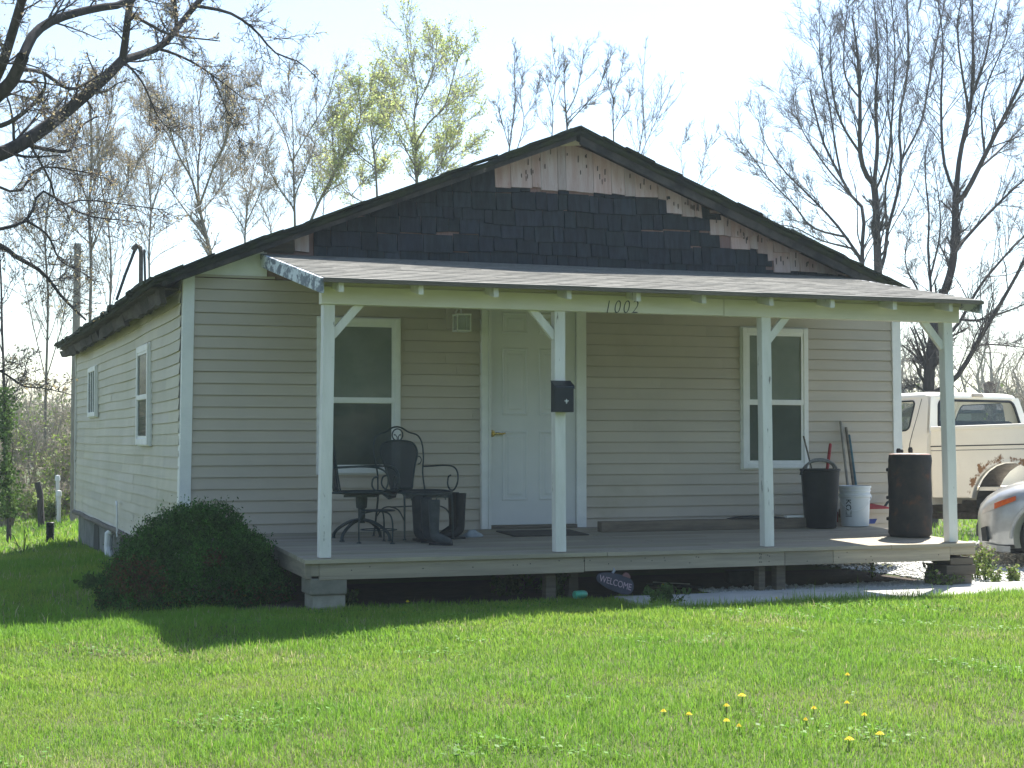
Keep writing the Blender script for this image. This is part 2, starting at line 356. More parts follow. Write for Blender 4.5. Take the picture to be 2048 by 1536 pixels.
for row in range(9):
    zb = zr0 + row * .142; x = .74
    if row > 5: break
    while x < HW:
        wd = rng.choice([.10, .14, .17, .2, .23, .27]) + rng.uniform(-.02, .02); xe = min(x + wd, HW); xc = (x + xe) / 2
        wav = .018 * math.sin(x * 2.1 + row * 1.3) + .011 * math.sin(x * 5 + row) - .012 * (x - 3.5) / 3.5 + rng.uniform(-.012, .010)
        z0 = zb + wav; pz = pale_z(xc); z1 = min(z0 + .165, pz + .012) if row < 5 else pz + .012
        if x < 1.05 and on_y(617, 480, 0)[0] > xc: x = xe; continue
        if z0 < pz - .03:
            t = rng.uniform(.85, 1.15); cc = (t, t * rng.uniform(.95, 1.05), t * rng.uniform(.92, 1.08))
            if rng.random() < .02: cc = (1.6, 1.55, 1.5)
            shake(dark, x + .003, xe - .003, z0, max(z1, z0 + .05), cc)
        x = xe
x = 0
for xa, xb, _, (a, c, y) in wz:
    zb = pale_z((xa + xb) / 2 + 1e-4); x = xa
    multi = a >= 1418
    if not multi:
        while x < xb - .02:
            xe = min(x + rng.uniform(.13, .27), xb)
            if xb - xe < .08: xe = xb
            t = rng.uniform(.82, 1.1); pk = rng.choice([0, 0, .06, .12])
            shake(lone if a < 700 else palem, x + .002, xe - .002, zb + rng.uniform(-.02, .02), 9, (t, t * (1 - pk * .8), t * (1 - pk)), th=.02); x = xe
    else:
        z0 = zb
        while z0 < rtop(xa) - .01:
            h = rng.uniform(.12, .24); x = xa + 1e-4
            while x < xb - .02:
                xe = min(x + rng.uniform(.09, .22), xb)
                if xb - xe < .05: xe = xb
                t = rng.uniform(.78, 1.08); pk = rng.choice([0, .05, .1])
                shake(palem, x + .002, xe - .002, z0 + rng.uniform(-.012, .012), z0 + h + .015, (t, t * (1 - pk * .8), t * (1 - pk)), th=.018); x = xe
            z0 += h
# nails and splits
for k in range(70):
    xx = rng.uniform(2.95, 6.6); pz = pale_z(xx)
    if pz > 5 or rtop(xx) - pz < .12: continue
    zz = rng.uniform(pz + .05, rtop(xx) - .06); palem.bx(xx, xx + .004, -.0355, -.02, zz, zz + rng.uniform(.02, .07), .3)
dark.build('dark_shingles', M['shingle_dark'], house); palem.build('bare_shingles', M['shingle_pale'], house); lone.build('bare_shingles', M['shingle_pale'], house)
# ---- roof
def roof_side(xe, sgn):
    nx, ny = 22, 44; xs = np.linspace(RX, xe, nx); ys = np.linspace(-.27, HD + .3, ny)
    X, Y = np.meshgrid(xs, ys, indexing='ij'); sagv = .03 * np.sin(np.pi * (Y + .27) / (HD + .5)) * (1 if sgn < 0 else .6)
    n = rng.normal(0, .011, X.shape) + .012 * np.sin(X * 4.3 + Y * 2.1) + .008 * np.sin(X * 11 + 1)
    Zt = RZ - RS * np.abs(X - RX) - sagv + n; Zb = RZ - RS * np.abs(X - RX) - sagv * .8 - .062
    V = np.concatenate([np.stack([X, Y, Zt], -1).reshape(-1, 3), np.stack([X, Y, Zb], -1).reshape(-1, 3)]); o = nx * ny; Q = []
    for i in range(nx - 1):
        for j in range(ny - 1):
            a = i * ny + j; Q += [(a, a + 1, a + ny + 1, a + ny), (o + a, o + a + ny, o + a + ny + 1, o + a + 1)]
    for i in range(nx - 1):
        a = i * ny; Q += [(a, a + ny, o + a + ny, o + a)]; a += ny - 1; Q += [(a + ny, a, o + a, o + a + ny)]
    for j in range(ny - 1):
        a = (nx - 1) * ny + j; Q += [(a, a + 1, o + a + 1, o + a)]
    return V, np.array(Q)
Va, Qa = roof_side(-.27, -1); Vb, Qb = roof_side(HW + .34, 1)
roof = fast('roof', np.concatenate([Va, Vb]), np.concatenate([Qa, Qb + len(Va)]), None, M['roof'], house)
# ragged shingle tabs along rakes and the low eave
b = MB()
for sgn, xe in ((-1, -.27), (1, HW + .34)):
    x = RX
    while (x - xe) * sgn < 0:
        x2 = x + sgn * rng.uniform(.18, .34); x2 = min(x2, xe) if sgn > 0 else max(x2, xe)
        za, zb = roof_z(x) + rng.uniform(0, .018), roof_z(x2) + rng.uniform(0, .02); y0 = -.29 - rng.uniform(0, .03); th = .02
        b.add([(x, y0, za - th), (x2, y0, zb - th), (x2, -.02, zb - th), (x, -.02, za - th), (x, y0, za), (x2, y0, zb), (x2, -.02, zb), (x, -.02, za)],
              [(0, 1, 2, 3), (4, 7, 6, 5), (0, 4, 5, 1), (1, 5, 6, 2), (2, 6, 7, 3), (3, 7, 4, 0)], rng.uniform(.7, 1.5)); x = x2
y = -.25
while y < HD + .25:
    y2 = y + rng.uniform(.2, .4); z = roof_z(-.29) - .03 * math.sin(math.pi * (y + .3) / (HD + .5)) + rng.uniform(-.012, .012)
    b.bx(-.30 - rng.uniform(0, .03), -.1, y, y2, z - .015, z + .012, rng.uniform(.7, 1.6)); y = y2
b.build('shingle_edge', M['roof'], roof)
# dark boards under the right rake, pale patch under the peak
for sgn, xa, xb in ((1, RX + .02, HW + .3), (-1, RX - .02, -.2)):
    b = MB(); za, zb = roof_z(xa) - .066, roof_z(xb) - .066; hh = .075 if sgn > 0 else .04
    b.prism([(xa, -.235, za), (xb, -.235, zb), (xb, -.235, zb - hh), (xa, -.235, za - hh)], (0, .03, 0)); b.build('rake_board', M['rake'], roof)
b = MB(); b.prism([on_y(*p, -.045) for p in ((1118, 284), (1165, 272), (1250, 311), (1243, 322), (1170, 290), (1122, 292))], (0, .02, 0), (1.0, .95, .72)); b.build('rake_board', M['paint'], roof)
# eave boards along the side wall, broken ends
b = MB(); y = .12
while y < HD:
    y2 = y + rng.uniform(.5, 1.15); dz = -.03 * math.sin(math.pi * y / HD)
    za = 2.585 + dz + rng.uniform(-.01, .01); lo = rng.uniform(.05, .12)
    n = 5; yy = np.linspace(y, y2, n); bot = [za - lo - rng.uniform(0, .035) for _ in yy]
    b.prism([(-.16 - rng.uniform(0, .04), p, za) for p in yy] + [(-.16, p, q) for p, q in zip(yy[::-1], bot)], (.05, 0, 0), rng.uniform(.5, 1.3)); y = y2
b.build('eave_board', M['rotwood'], roof, fix=True)
b = MB(); b.bx(-.24, -.005, .1, HD + .2, 2.575, 2.592); b.build('soffit', M['rotwood'], roof)
# left gable end trim: thin dark moulding over the white triangle
b = MB(); b.prism([(.0, -.03, rtop(0) + .0), (.80, -.03, rtop(.8)), (.80, -.03, rtop(.8) - .022), (.0, -.03, rtop(0) - .022)], (0, .02, 0)); b.build('rake_moulding', M['rake'], roof)
# ---- foundation under the side wall
b = MB(); b.bx(.03, .10, .05, HD - .02, -.5, .27); b.build('foundation', M['skirt'], house)
b = MB(); b.tube([(-.03, y, .262 + .006 * math.sin(y * 3)) for y in np.linspace(1.5, HD + .05, 30)], .032, 10); b.build('drain_pipe', M['oldwood'], house)
for y0, y1, z0, z1 in ((6.9, 7.7, -.35, .18), (4.1, 4.75, -.2, .2)):
    b = MB(); b.prism([(.022, y0, z0), (.022, y1, z0), (.022, y1 - .1, z1), (.022, (y0 + y1) / 2, z1 + .05), (.022, y0 + .12, z1)], (.02, 0, 0), .25); b.build('vent_shade_plate', M['hollow_shade'], house)  # solid dark plate painted as the shade inside an open vent
b = MB(); b.tube([(.0, 5.15, .24), (-.04, 5.2, .2), (-.05, 5.2, .05), (-.02, 5.1, -.2)], [.05, .05, .045, .06], 10); b.build('white_pipe', M['white'], house)
b = MB(); b.tube([(-.06, 4.2, .22), (-.06, 4.22, .45), (-.06, 4.25, .56), (-.05, 4.4, .6), (-.03, 4.55, .58)], .011, 6); b.build('cable_loop', M['white'], house)
# ---- windows
def window(plane, a0, a1, z0, z1, fw=.05, split=.5, slider=False):
    """plane 'front' (y = 0) or 'side' (x = 0); a runs along the wall"""
    def T(a, d, z): return (a, -d, z) if plane == 'front' else (-d + .012, a, z)
    def box(b, a, c, d0, d1, zz0, zz1, t=1.0):
        p, q = T(a, d0, zz0), T(c, d1, zz1); b.bx(min(p[0], q[0]), max(p[0], q[0]), min(p[1], q[1]), max(p[1], q[1]), min(p[2], q[2]), max(p[2], q[2]), t)
    f = MB(); box(f, a0, a0 + fw, .0, .052, z0, z1); box(f, a1 - fw, a1, .0, .052, z0, z1)
    box(f, a0 + fw, a1 - fw, .0, .050, z1 - fw, z1); box(f, a0 + fw, a1 - fw, .0, .050, z0, z0 + fw)
    box(f, a0 - .012, a1 + .012, .0, .030, z0 - .012, z1 + .012)
    fr = f.build('window', M['white'], house, bevel=.004)
    zm = z0 + (z1 - z0) * split; s = .026
    for lo, hi, mm in ((z0 + fw - .002, zm, 'hollow_shade' if plane == 'front' else 'side_shade'), (zm, z1 - fw + .002, 'reflect_tone' if plane == 'front' else 'side_shade')):
        b = MB(); box(b, a0 + fw - .002, a1 - fw + .002, .0305, .033, lo, hi); b.build('pane_backing', M[mm], fr)  # opaque sheet behind the glass, coloured for reflections and room darkness
    if not slider:
        for lo, hi, d in ((z0 + fw, zm, .040), (zm, z1 - fw, .046)):
            m = MB(); box(m, a0 + fw, a0 + fw + s, .034, d, lo, hi); box(m, a1 - fw - s, a1 - fw, .034, d, lo, hi)
            box(m, a0 + fw + s, a1 - fw - s, .034, d - .001, hi - s, hi); box(m, a0 + fw + s, a1 - fw - s, .034, d - .001, lo, lo + s)
            m.build('sash', M['white'], fr)
            p = MB(); box(p, a0 + fw + s, a1 - fw - s, .0345, .0375, lo + s, hi - s); p.build('pane', M['pane'], fr)
        m = MB(); box(m, a0 + fw, a1 - fw, .034, .049, zm - .022, zm + .022); m.build('meeting_rail', M['white'], fr)
    else:
        for k in range(3):
            c0 = a0 + fw + (a1 - a0 - 2 * fw) * k / 3; c1 = a0 + fw + (a1 - a0 - 2 * fw) * (k + 1) / 3
            m = MB(); box(m, c0, c0 + s, .034, .046, z0 + fw, z1 - fw); box(m, c1 - s, c1, .034, .046, z0 + fw, z1 - fw); m.build('sash', M['white'], fr)
            p = MB(); box(p, c0 + s, c1 - s, .0345, .0375, z0 + fw, z1 - fw); p.build('pane', M['pane'], fr)
    return fr
window('front', 1.19, 1.93, .985, 2.36, split=.47); window('front', 5.37, 6.09, 1.005, 2.37, split=.47)
window('side', 1.95, 2.83, 1.23, 2.22, split=.48, fw=.065); window('side', 7.05, 7.98, 1.58, 2.22, slider=True, fw=.06)
# ---- door
DX0, DX1, DZ = 2.79, 3.63, .505
f = MB(); f.bx(DX0 - .09, DX0 - .005, -.055, .01, .47, 2.66); f.bx(DX1 + .005, DX1 + .10, -.055, .01, .47, 2.66); f.bx(DX0 - .005, DX1 + .005, -.053, .01, 2.545, 2.655)
f.bx(DX0 - .028, DX0 - .001, -.066, -.055, .47, 2.6, .85); f.bx(DX1 + .003, DX1 + .02, -.030, .005, .48, 2.54, .8)
df = f.build('door_frame', M['white'], house, bevel=.004)
b = MB(); b.bx(DX0 - .005, DX1 + .005, -.06, .0, .472, .50); b.build('threshold', M['oldwood'], df)
d = MB(); d.bx(DX0, DX1, -.026, .0, DZ, 2.54); dr = d.build('door', M['door'], house)
wd = DX1 - DX0
for c0, c1 in ((.135, .435), (.565, .865)):
    for z0, z1 in ((.22, .86), (1.0, 1.62), (1.75, 1.95)):
        xa, xb, za, zb = DX0 + wd * c0, DX0 + wd * c1, DZ + z0, DZ + z1; g = .022; yo, yi = -.0262, -.0305
        p = MB(); V = []
        for k, (mg, yy) in enumerate(((0, -.0262), (.008, -.034), (.016, -.034), (.026, -.0268), (.05, -.0268), (.065, -.033))):
            V += [(xa + mg, yy, za + mg), (xb - mg, yy, za + mg), (xb - mg, yy, zb - mg), (xa + mg, yy, zb - mg)]
        F = [(4 * r + j, 4 * r + (j + 1) % 4, 4 * r + 4 + (j + 1) % 4, 4 * r + 4 + j) for r in range(5) for j in range(4)] + [(20, 21, 22, 23)]
        p.add(V, F); p.build('door_panel', M['door'], dr, fix=False)
hx, hz = on_y(984, 867, -.03)[0], on_y(984, 867, -.03)[2]
b = MB(); b.lathe([(.03, 0), (.033, -.006), (.028, -.016), (.013, -.02), (.012, -.05)], 20, (hx, -.026, hz), axis='y')
b.tube([(hx, -.07, hz), (hx + .03, -.076, hz), (hx + .08, -.074, hz - .004), (hx + .115, -.07, hz + .003)], [.011, .011, .009, .007], 10); b.build('handle', M['brass'], dr, smooth=True)
# ---- porch light
lx, lz = 2.455, 2.345
b = MB(); b.bx(lx - .085, lx + .085, -.03, -.01, lz - .06, lz + .17); pl = b.build('porch_light', M['siding'], house, bevel=.006)
b = MB(); b.tube([(lx, -.03, lz + .09), (lx + .01, -.09, lz + .13), (lx + .02, -.13, lz + .11), (lx + .02, -.14, lz + .07)], .008, 8); b.build('light_arm', M['white'], pl)
b = MB(); b.bx(lx - .035, lx + .085, -.2, -.08, lz - .075, lz + .055); b.build('lantern_glass', M['lampglass'], pl)
b = MB()
for xx in (lx - .042, lx + .084):
    for yy in (-.206, -.08): b.bx(xx, xx + .008, yy, yy + .008, lz - .085, lz + .062)
b.bx(lx - .044, lx + .094, -.21, -.07, lz + .056, lz + .07); b.bx(lx - .044, lx + .094, -.21, -.07, lz - .09, lz - .077); b.build('lantern_cage', M['white'], pl)
# ---- porch roof
PX0, PX1, PY, PZ1, PZ0 = .70, 6.47, -2.32, 2.905, 2.475
def pz(y): return PZ1 + (PZ1 - PZ0) / 2.32 * y
b = MB(); n = 17; ys = np.linspace(-.002, PY, n + 1)
for k in range(n):
    ya, yb = ys[k], ys[k + 1]; x = PX0 + .0 
    th = .0036
    while x < PX1:
        x2 = min(x + rng.uniform(.25, .34), PX1); o = rng.uniform(-.004, .004); za, zb = pz(ya) + .001, pz(yb) + th + abs(o) * .35; t = rng.uniform(.86, 1.12)
        yb2 = yb - .004 - abs(o) * 2
        b.add([(x, ya, za), (x2, ya, za), (x2, yb2, zb), (x, yb2, zb), (x2, yb2, zb - th - .002), (x, yb2, zb - th - .002)], [(0, 1, 2, 3)[::-1], (3, 2, 4, 5)[::-1]], t)
        b.add([(x, ya, za), (x, yb2, zb), (x, yb2, zb - .012), (x, ya, za - .012)], [(0, 1, 2, 3)], t); b.add([(x2, ya, za), (x2, yb2, zb), (x2, yb2, zb - .012), (x2, ya, za - .012)], [(0, 1, 2, 3)], t)
        x = x2
proof = b.build('porch_roof', M['porch_shingle'], house, fix=False)
b = MB(); b.prism([(PX0 + .005, 0, pz(0) - .002), (PX0 + .005, PY + .01, pz(PY) - .002), (PX0 + .005, PY + .01, pz(PY) - .020), (PX0 + .005, 0, pz(0) - .020)], (PX1 - PX0 - .01, 0, 0)); b.build('roof_deck', M['rake'], proof)
b = MB(); b.bx(PX0 - .01, PX1 + .01, PY - .012, PY + .012, pz(PY) - .03, pz(PY) - .003); b.build('drip_edge', M['oldwood'], proof)
for x in (PX0 - .03, PX1 + .002):                       # barge boards
    b = MB(); L = -2.30 if x < 3 else -2.28
    b.prism([(x, .0, pz(0) + .002), (x, L, pz(L) + .0), (x, L, pz(L) - .115), (x, -.05, pz(0) - .125)], (.028, 0, 0)); b.build('barge_board', M['peel'], proof, bevel=.004)
for px in (683, 843, 993, 1140, 1280, 1411, 1545, 1665, 1791, 1903):   # rafters with exposed ends
    x = on_y(px, 590, -2.28)[0]; L = -2.27 + rng.uniform(-.015, .015)
    b = MB(); b.prism([(x - .02, -.03, pz(0) - .024), (x - .02, L, pz(L) - .024), (x - .02, L, pz(L) - .105), (x - .02, -.03, pz(0) - .125)], (.04, 0, 0), rng.uniform(.85, 1.08)); b.build('rafter', M['paint'], proof, bevel=.003)
b = MB(); b.bx(PX0 + .02, PX1 - .03, -2.055, -2.005, 2.444, 2.515); b.build('blocking', M['stain'], proof)
# beam, in two lengths
BZ0, BZ1 = 2.305, 2.443
bm_ = MB(); bm_.bx(.735, 4.12, -2.062, -1.975, BZ0, BZ1); bm_.bx(4.124, 6.42, -2.060, -1.975, BZ0 - .002, BZ1, .97); beam = bm_.build('porch_beam', M['beam_paint'], house, bevel=.005)
# house number, cut into the beam
for ch, px in (('1', 1214), ('0', 1233), ('0', 1251), ('2', 1269)):
    p = on_y(px, 615, -2.063)
    mt = Matrix.Translation((p[0], -2.0635, p[2])) @ Matrix.Rotation(rad(90), 4, 'X') @ Matrix.Scale(.8, 4, (1, 0, 0))
    text_mesh('house_number', ch, .155, M['iron'], beam, mt, depth=.0025, shear=.25, offset=-.0035)
# posts and braces
def post(x, nick=0):
    b = MB(); h = .0445; zb = floor_z(-2.0) + .002
    zs = np.linspace(zb, BZ0, 9); R = []
    for z in zs:
        j = rng.uniform(-.002, .002); lean = nick * (z - zb)
        R.append([(x - h + j + lean, -2.0 - h, z), (x + h + j + lean, -2.0 - h, z), (x + h + j + lean, -2.0 + h, z), (x - h + j + lean, -2.0 + h, z)])
    b.rings(R); return b.build('porch_post', M['paint'], house, bevel=.005)
P4 = []
for pxb, pxt, yb in ((648, 656, 1115), (1118, 1116, 1098), (1534, 1527, 1083), (1902, 1890, 1083)):
    x0 = on_y(pxb, yb, -2.0)[0]; x1 = on_y(pxt, 630, -2.0)[0]; P4.append((x0, x1)); post(x0, (x1 - x0) / 1.9)
for (x0, x1), sg, (dx, dz) in zip(P4, (1, -1, 1, -1), ((.225, .235), (.20, .21), (.19, .20), (.21, .22))):
    b = MB(); b.bar((x1 + sg * .03, -2.0, BZ0 - dz), (x1 + sg * (.03 + dx), -2.0, BZ0 + .02), .04, .062, (0, 0, 1)); b.build('brace', M['paint'], house, bevel=.003)
# ---- deck
DK0, DK1, DKY = .62, 6.50, -2.09
b = MB(); y = -.02; k = 0
while y > DKY + .01:
    y2 = max(y - .138, DKY - .02); xs = [DK0 - .015, rng.uniform(2.5, 4.5), DK1 + .02]
    if y2 <= DKY + .1: y2 = DKY - .025; xs = [DK0 - .02, 3.05, 5.68, DK1 + .03]
    for xa, xb in zip(xs[:-1], xs[1:]):
        t = rng.uniform(.86, 1.1); g = .003
        b.add([(xx, yy, floor_z(yy) + dz) for dz in (-.03, 0) for xx, yy in ((xa + g, y - g), (xb - g, y - g), (xb - g, y2 + g), (xa + g, y2 + g))],
              [(0, 1, 2, 3), (4, 7, 6, 5), (0, 4, 5, 1), (1, 5, 6, 2), (2, 6, 7, 3), (3, 7, 4, 0)], (t, t * rng.uniform(.97, 1.02), t * rng.uniform(.93, 1.0)))
    y = y2
deck = b.build('porch_deck', M['deck'], house)
zt = floor_z(DKY) - .032
b = MB(); bot = .232
for xa, xb, t in ((DK0 + .10, 2.86, 1.0), (2.864, 4.66, 1.06), (4.664, 5.12, .92), (5.124, DK1 - .22, 1.12)):
    b.bx(xa, xb, DKY, DKY + .04, bot + (.0 if xa < 2 else .008), zt, t)
b.bx(DK0 - .01, DK0 + .098, DKY + .001, DKY + .042, bot + .03, zt, .85); b.bx(DK1 - .22, DK1 + .04, DKY - .002, DKY + .04, bot + .055, zt, 1.05)
b.build('rim_board', M['rim'], deck, bevel=.004)
def nail_(xx, zz, r=.006): q_ = MB(); q_.lathe([(r, 0), (.004, -.004)], 8, (xx, DKY + .002, zz), axis='y'); q_.build('nail', M['rotwood'], deck)
for xx, zz in [(rng.uniform(.8, 6.4), rng.uniform(bot + .03, zt - .02)) for _ in range(34)]:
    nail_(xx, zz)
for px in (1519, 1522): 
    for yy in (1100, 1108, 1116, 1124): p = on_y(px, yy, DKY); nail_(p[0], p[2], .007)
b = MB(); b.prism([(DK0, -.05, floor_z(0) - .03), (DK0, DKY, floor_z(DKY) - .032), (DK0, DKY, .245), (DK0, -.05, .30)], (.04, 0, 0), .75); b.build('rim_board', M['rim'], deck); b = MB(); b.prism([(DK1 - .02, -.05, floor_z(0) - .03), (DK1 - .02, DKY + .05, floor_z(DKY) - .032), (DK1 - .02, DKY + .05, .27), (DK1 - .02, -.05, .30)], (.04, 0, 0), .9); b.build('rim_board', M['rim'], deck)
for xx in np.arange(1.0, 6.4, .6):
    b = MB(); b.bx(xx - .02, xx + .02, DKY + .05, -.03, .27, .375); b.build('joist', M['oldwood'], deck)
def block(b, cx, cy, z0, w_, d_, h, t):
    b.bx(cx - w_ / 2, cx + w_ / 2, cy - d_ / 2, cy + d_ / 2, z0, z0 + h, t)
b = MB(); cx = on_y(650, 1180, -1.95)[0]
block(b, cx, -1.93, -.06, .25, .26, .07, 1.05); block(b, cx + .004, -1.93, .0115, .255, .27, .108, 1.1); block(b, cx - .004, -1.935, .1205, .285, .3, .125, .7); b.build('pier', M['concrete'], deck, bevel=.012)
b = MB(); cx = on_y(1906, 1150, -1.95)[0]
block(b, cx - .03, -1.92, -.02, .30, .28, .13, .85); block(b, cx, -1.925, .112, .30, .30, .085, .6); block(b, cx + .01, -1.93, .199, .24, .28, .06, .75); b.build('pier', M['oldwood'], deck, bevel=.008)
for px, wd_, yy in ((1098, .085, -1.9), (1143, .085, -1.75), (1519, .06, -1.9), (1557, .085, -1.9)):
    cx = on_y(px, 1160, yy)[0]; b = MB(); b.bx(cx - wd_ / 2, cx + wd_ / 2, yy - .045, yy + .045, -.05, .27); b.build('pier', M['oldwood'], deck, bevel=.004)
# service mast on the roof
mp = on_y(277, 560, 5.2)
b = MB(); X0, Y0 = -.05, 5.2
zt_ = on_y(280, 492, 5.2)[2]; X0 = on_y(282, 520, 5.2)[0]
b.tube([(X0, Y0, 2.5), (X0, Y0, zt_ - .08), (X0 - .01, Y0, zt_ - .02), (X0 - .05, Y0, zt_), (X0 - .09, Y0, zt_ - .05)], [.026, .026, .030, .036, .038], 10); ms = b.build('service_mast', M['oldwood'], house)
q = [on_y(*p, 5.2) for p in ((271, 496), (262, 520), (251, 548), (240, 580), (233, 600))]
b = MB(); b.tube(q, .017, 8); b.tube([(X0 + .035, Y0 - .02, zt_ - .04), (X0 + .045, Y0 - .03, zt_ - .4), (X0 + .04, Y0 - .03, 2.6)], .014, 6); b.build('cable', M['iron'], ms)
b = MB(); q = [(X0 - .04, Y0, zt_), (X0 + 2.5, Y0 + 7, zt_ + 2.0), (X0 + 6, Y0 + 18, zt_ + 6.2)]; b.tube(q, .007, 5); b.build('overhead_wire', M['iron'], ms)
# ================================================================== PATH AND GRAVEL
def flat_poly(name, poly, m, dz, kind='structure', th=None):
    b = MB(); b.add([(x, y, float(ground(x, y)) + dz) for x, y in poly], [tuple(range(len(poly)))]); return tag(b.build(name, m, fix=False), kind=kind)
PW0, PW1 = -2.02, -2.80                      # path runs along the porch front
b = MB()
for xa, xb in ((3.15, 4.55), (4.56, 6.0), (6.01, 7.5), (7.51, 9.0), (9.01, 10.5), (10.51, 13.0)):
    V = []
    for xx in np.linspace(xa, xb, 4):
        zz = .025 + .004 * math.sin(xx * 3); V.append((xx, zz))
    for (x0, za), (x1, zb) in zip(V[:-1], V[1:]):
        b.add([(x0, PW1, -.1), (x0, PW1, za), (x0, PW0, za + .004), (x0, PW0, -.1), (x1, PW1, -.1), (x1, PW1, zb), (x1, PW0, zb + .004), (x1, PW0, -.1)], [(0, 4, 5, 1), (1, 5, 6, 2), (2, 6, 7, 3), (0, 1, 2, 3), (4, 7, 6, 5)], 1 + .04 * math.sin(xa * 7))
tag(b.build('footpath', M['walk'], fix=False), kind='structure')
gpoly = [(6.55, -2.03), (9.0, -2.03), (14, -2.03), (20, -2.5), (20, 2.6), (12, 3.4), (8.6, 3.2), (7.3, 3.0), (7.25, 0), (6.6, -.3)]
flat_poly('gravel_drive', gpoly, M['gravel_bed'], .008)
flat_poly('gravel_strip', [(4.15, -2.02), (6.55, -2.02), (6.6, -1.55), (5.2, -1.5), (4.3, -1.62)], M['gravel_bed'], .009)
flat_poly('dirt_under_porch', [(.4, -2.0), (4.1, -2.0), (4.3, -1.6), (5.2, -1.5), (6.5, -1.5), (6.5, .0), (.4, .0)], M['dirt'], .006)
def pebbles(n, fx, size):
    P = np.array([fx() for _ in range(n)]); oct_ = np.array([(1, 0, 0), (-1, 0, 0), (0, 1, 0), (0, -1, 0), (0, 0, 1), (0, 0, -1)], float)
    Tt = np.array([(0, 2, 4), (2, 1, 4), (1, 3, 4), (3, 0, 4), (2, 0, 5), (1, 2, 5), (3, 1, 5), (0, 3, 5)])
    s = rng.uniform(.5, 1.4, (n, 1, 1)) * size; V = oct_[None] * s * rng.uniform(.7, 1.25, (n, 6, 1)) * np.array([1, 1, .7])
    a = rng.uniform(0, 6.28, n); ca, sa = np.cos(a)[:, None], np.sin(a)[:, None]
    V = np.stack([V[..., 0] * ca - V[..., 1] * sa, V[..., 0] * sa + V[..., 1] * ca, V[..., 2]], -1)
    V += np.stack([P[:, 0], P[:, 1], ground(P[:, 0], P[:, 1]) + .012], -1)[:, None]
    t = rng.uniform(.7, 1.15, (n, 1)) * np.array([[1, 1, .97]]); c = np.repeat(t, 6, 0)
    return V.reshape(-1, 3), (Tt[None] + (np.arange(n) * 6)[:, None, None]).reshape(-1, 3), c
def in_strip():
    while True:
        x, y = rng.uniform(4.1, 6.7), rng.uniform(-2.03, -1.5)
        if y < -1.62 + .25 * math.sin(x * 2.3) * .4 or rng.random() < .15: return x, y
V1, T1, C1 = pebbles(2600, in_strip, .02)
V2, T2, C2 = pebbles(7000, lambda: (rng.uniform(6.5, 11.5), rng.uniform(-2.05, 3.0)), .022)
tag(fast('gravel', np.concatenate([V1, V2]), None, np.concatenate([T1, T2 + len(V1)]), M['stone'], col=np.concatenate([C1, C2])), 'loose white gravel stones along the path edge and drive', kind='stuff')
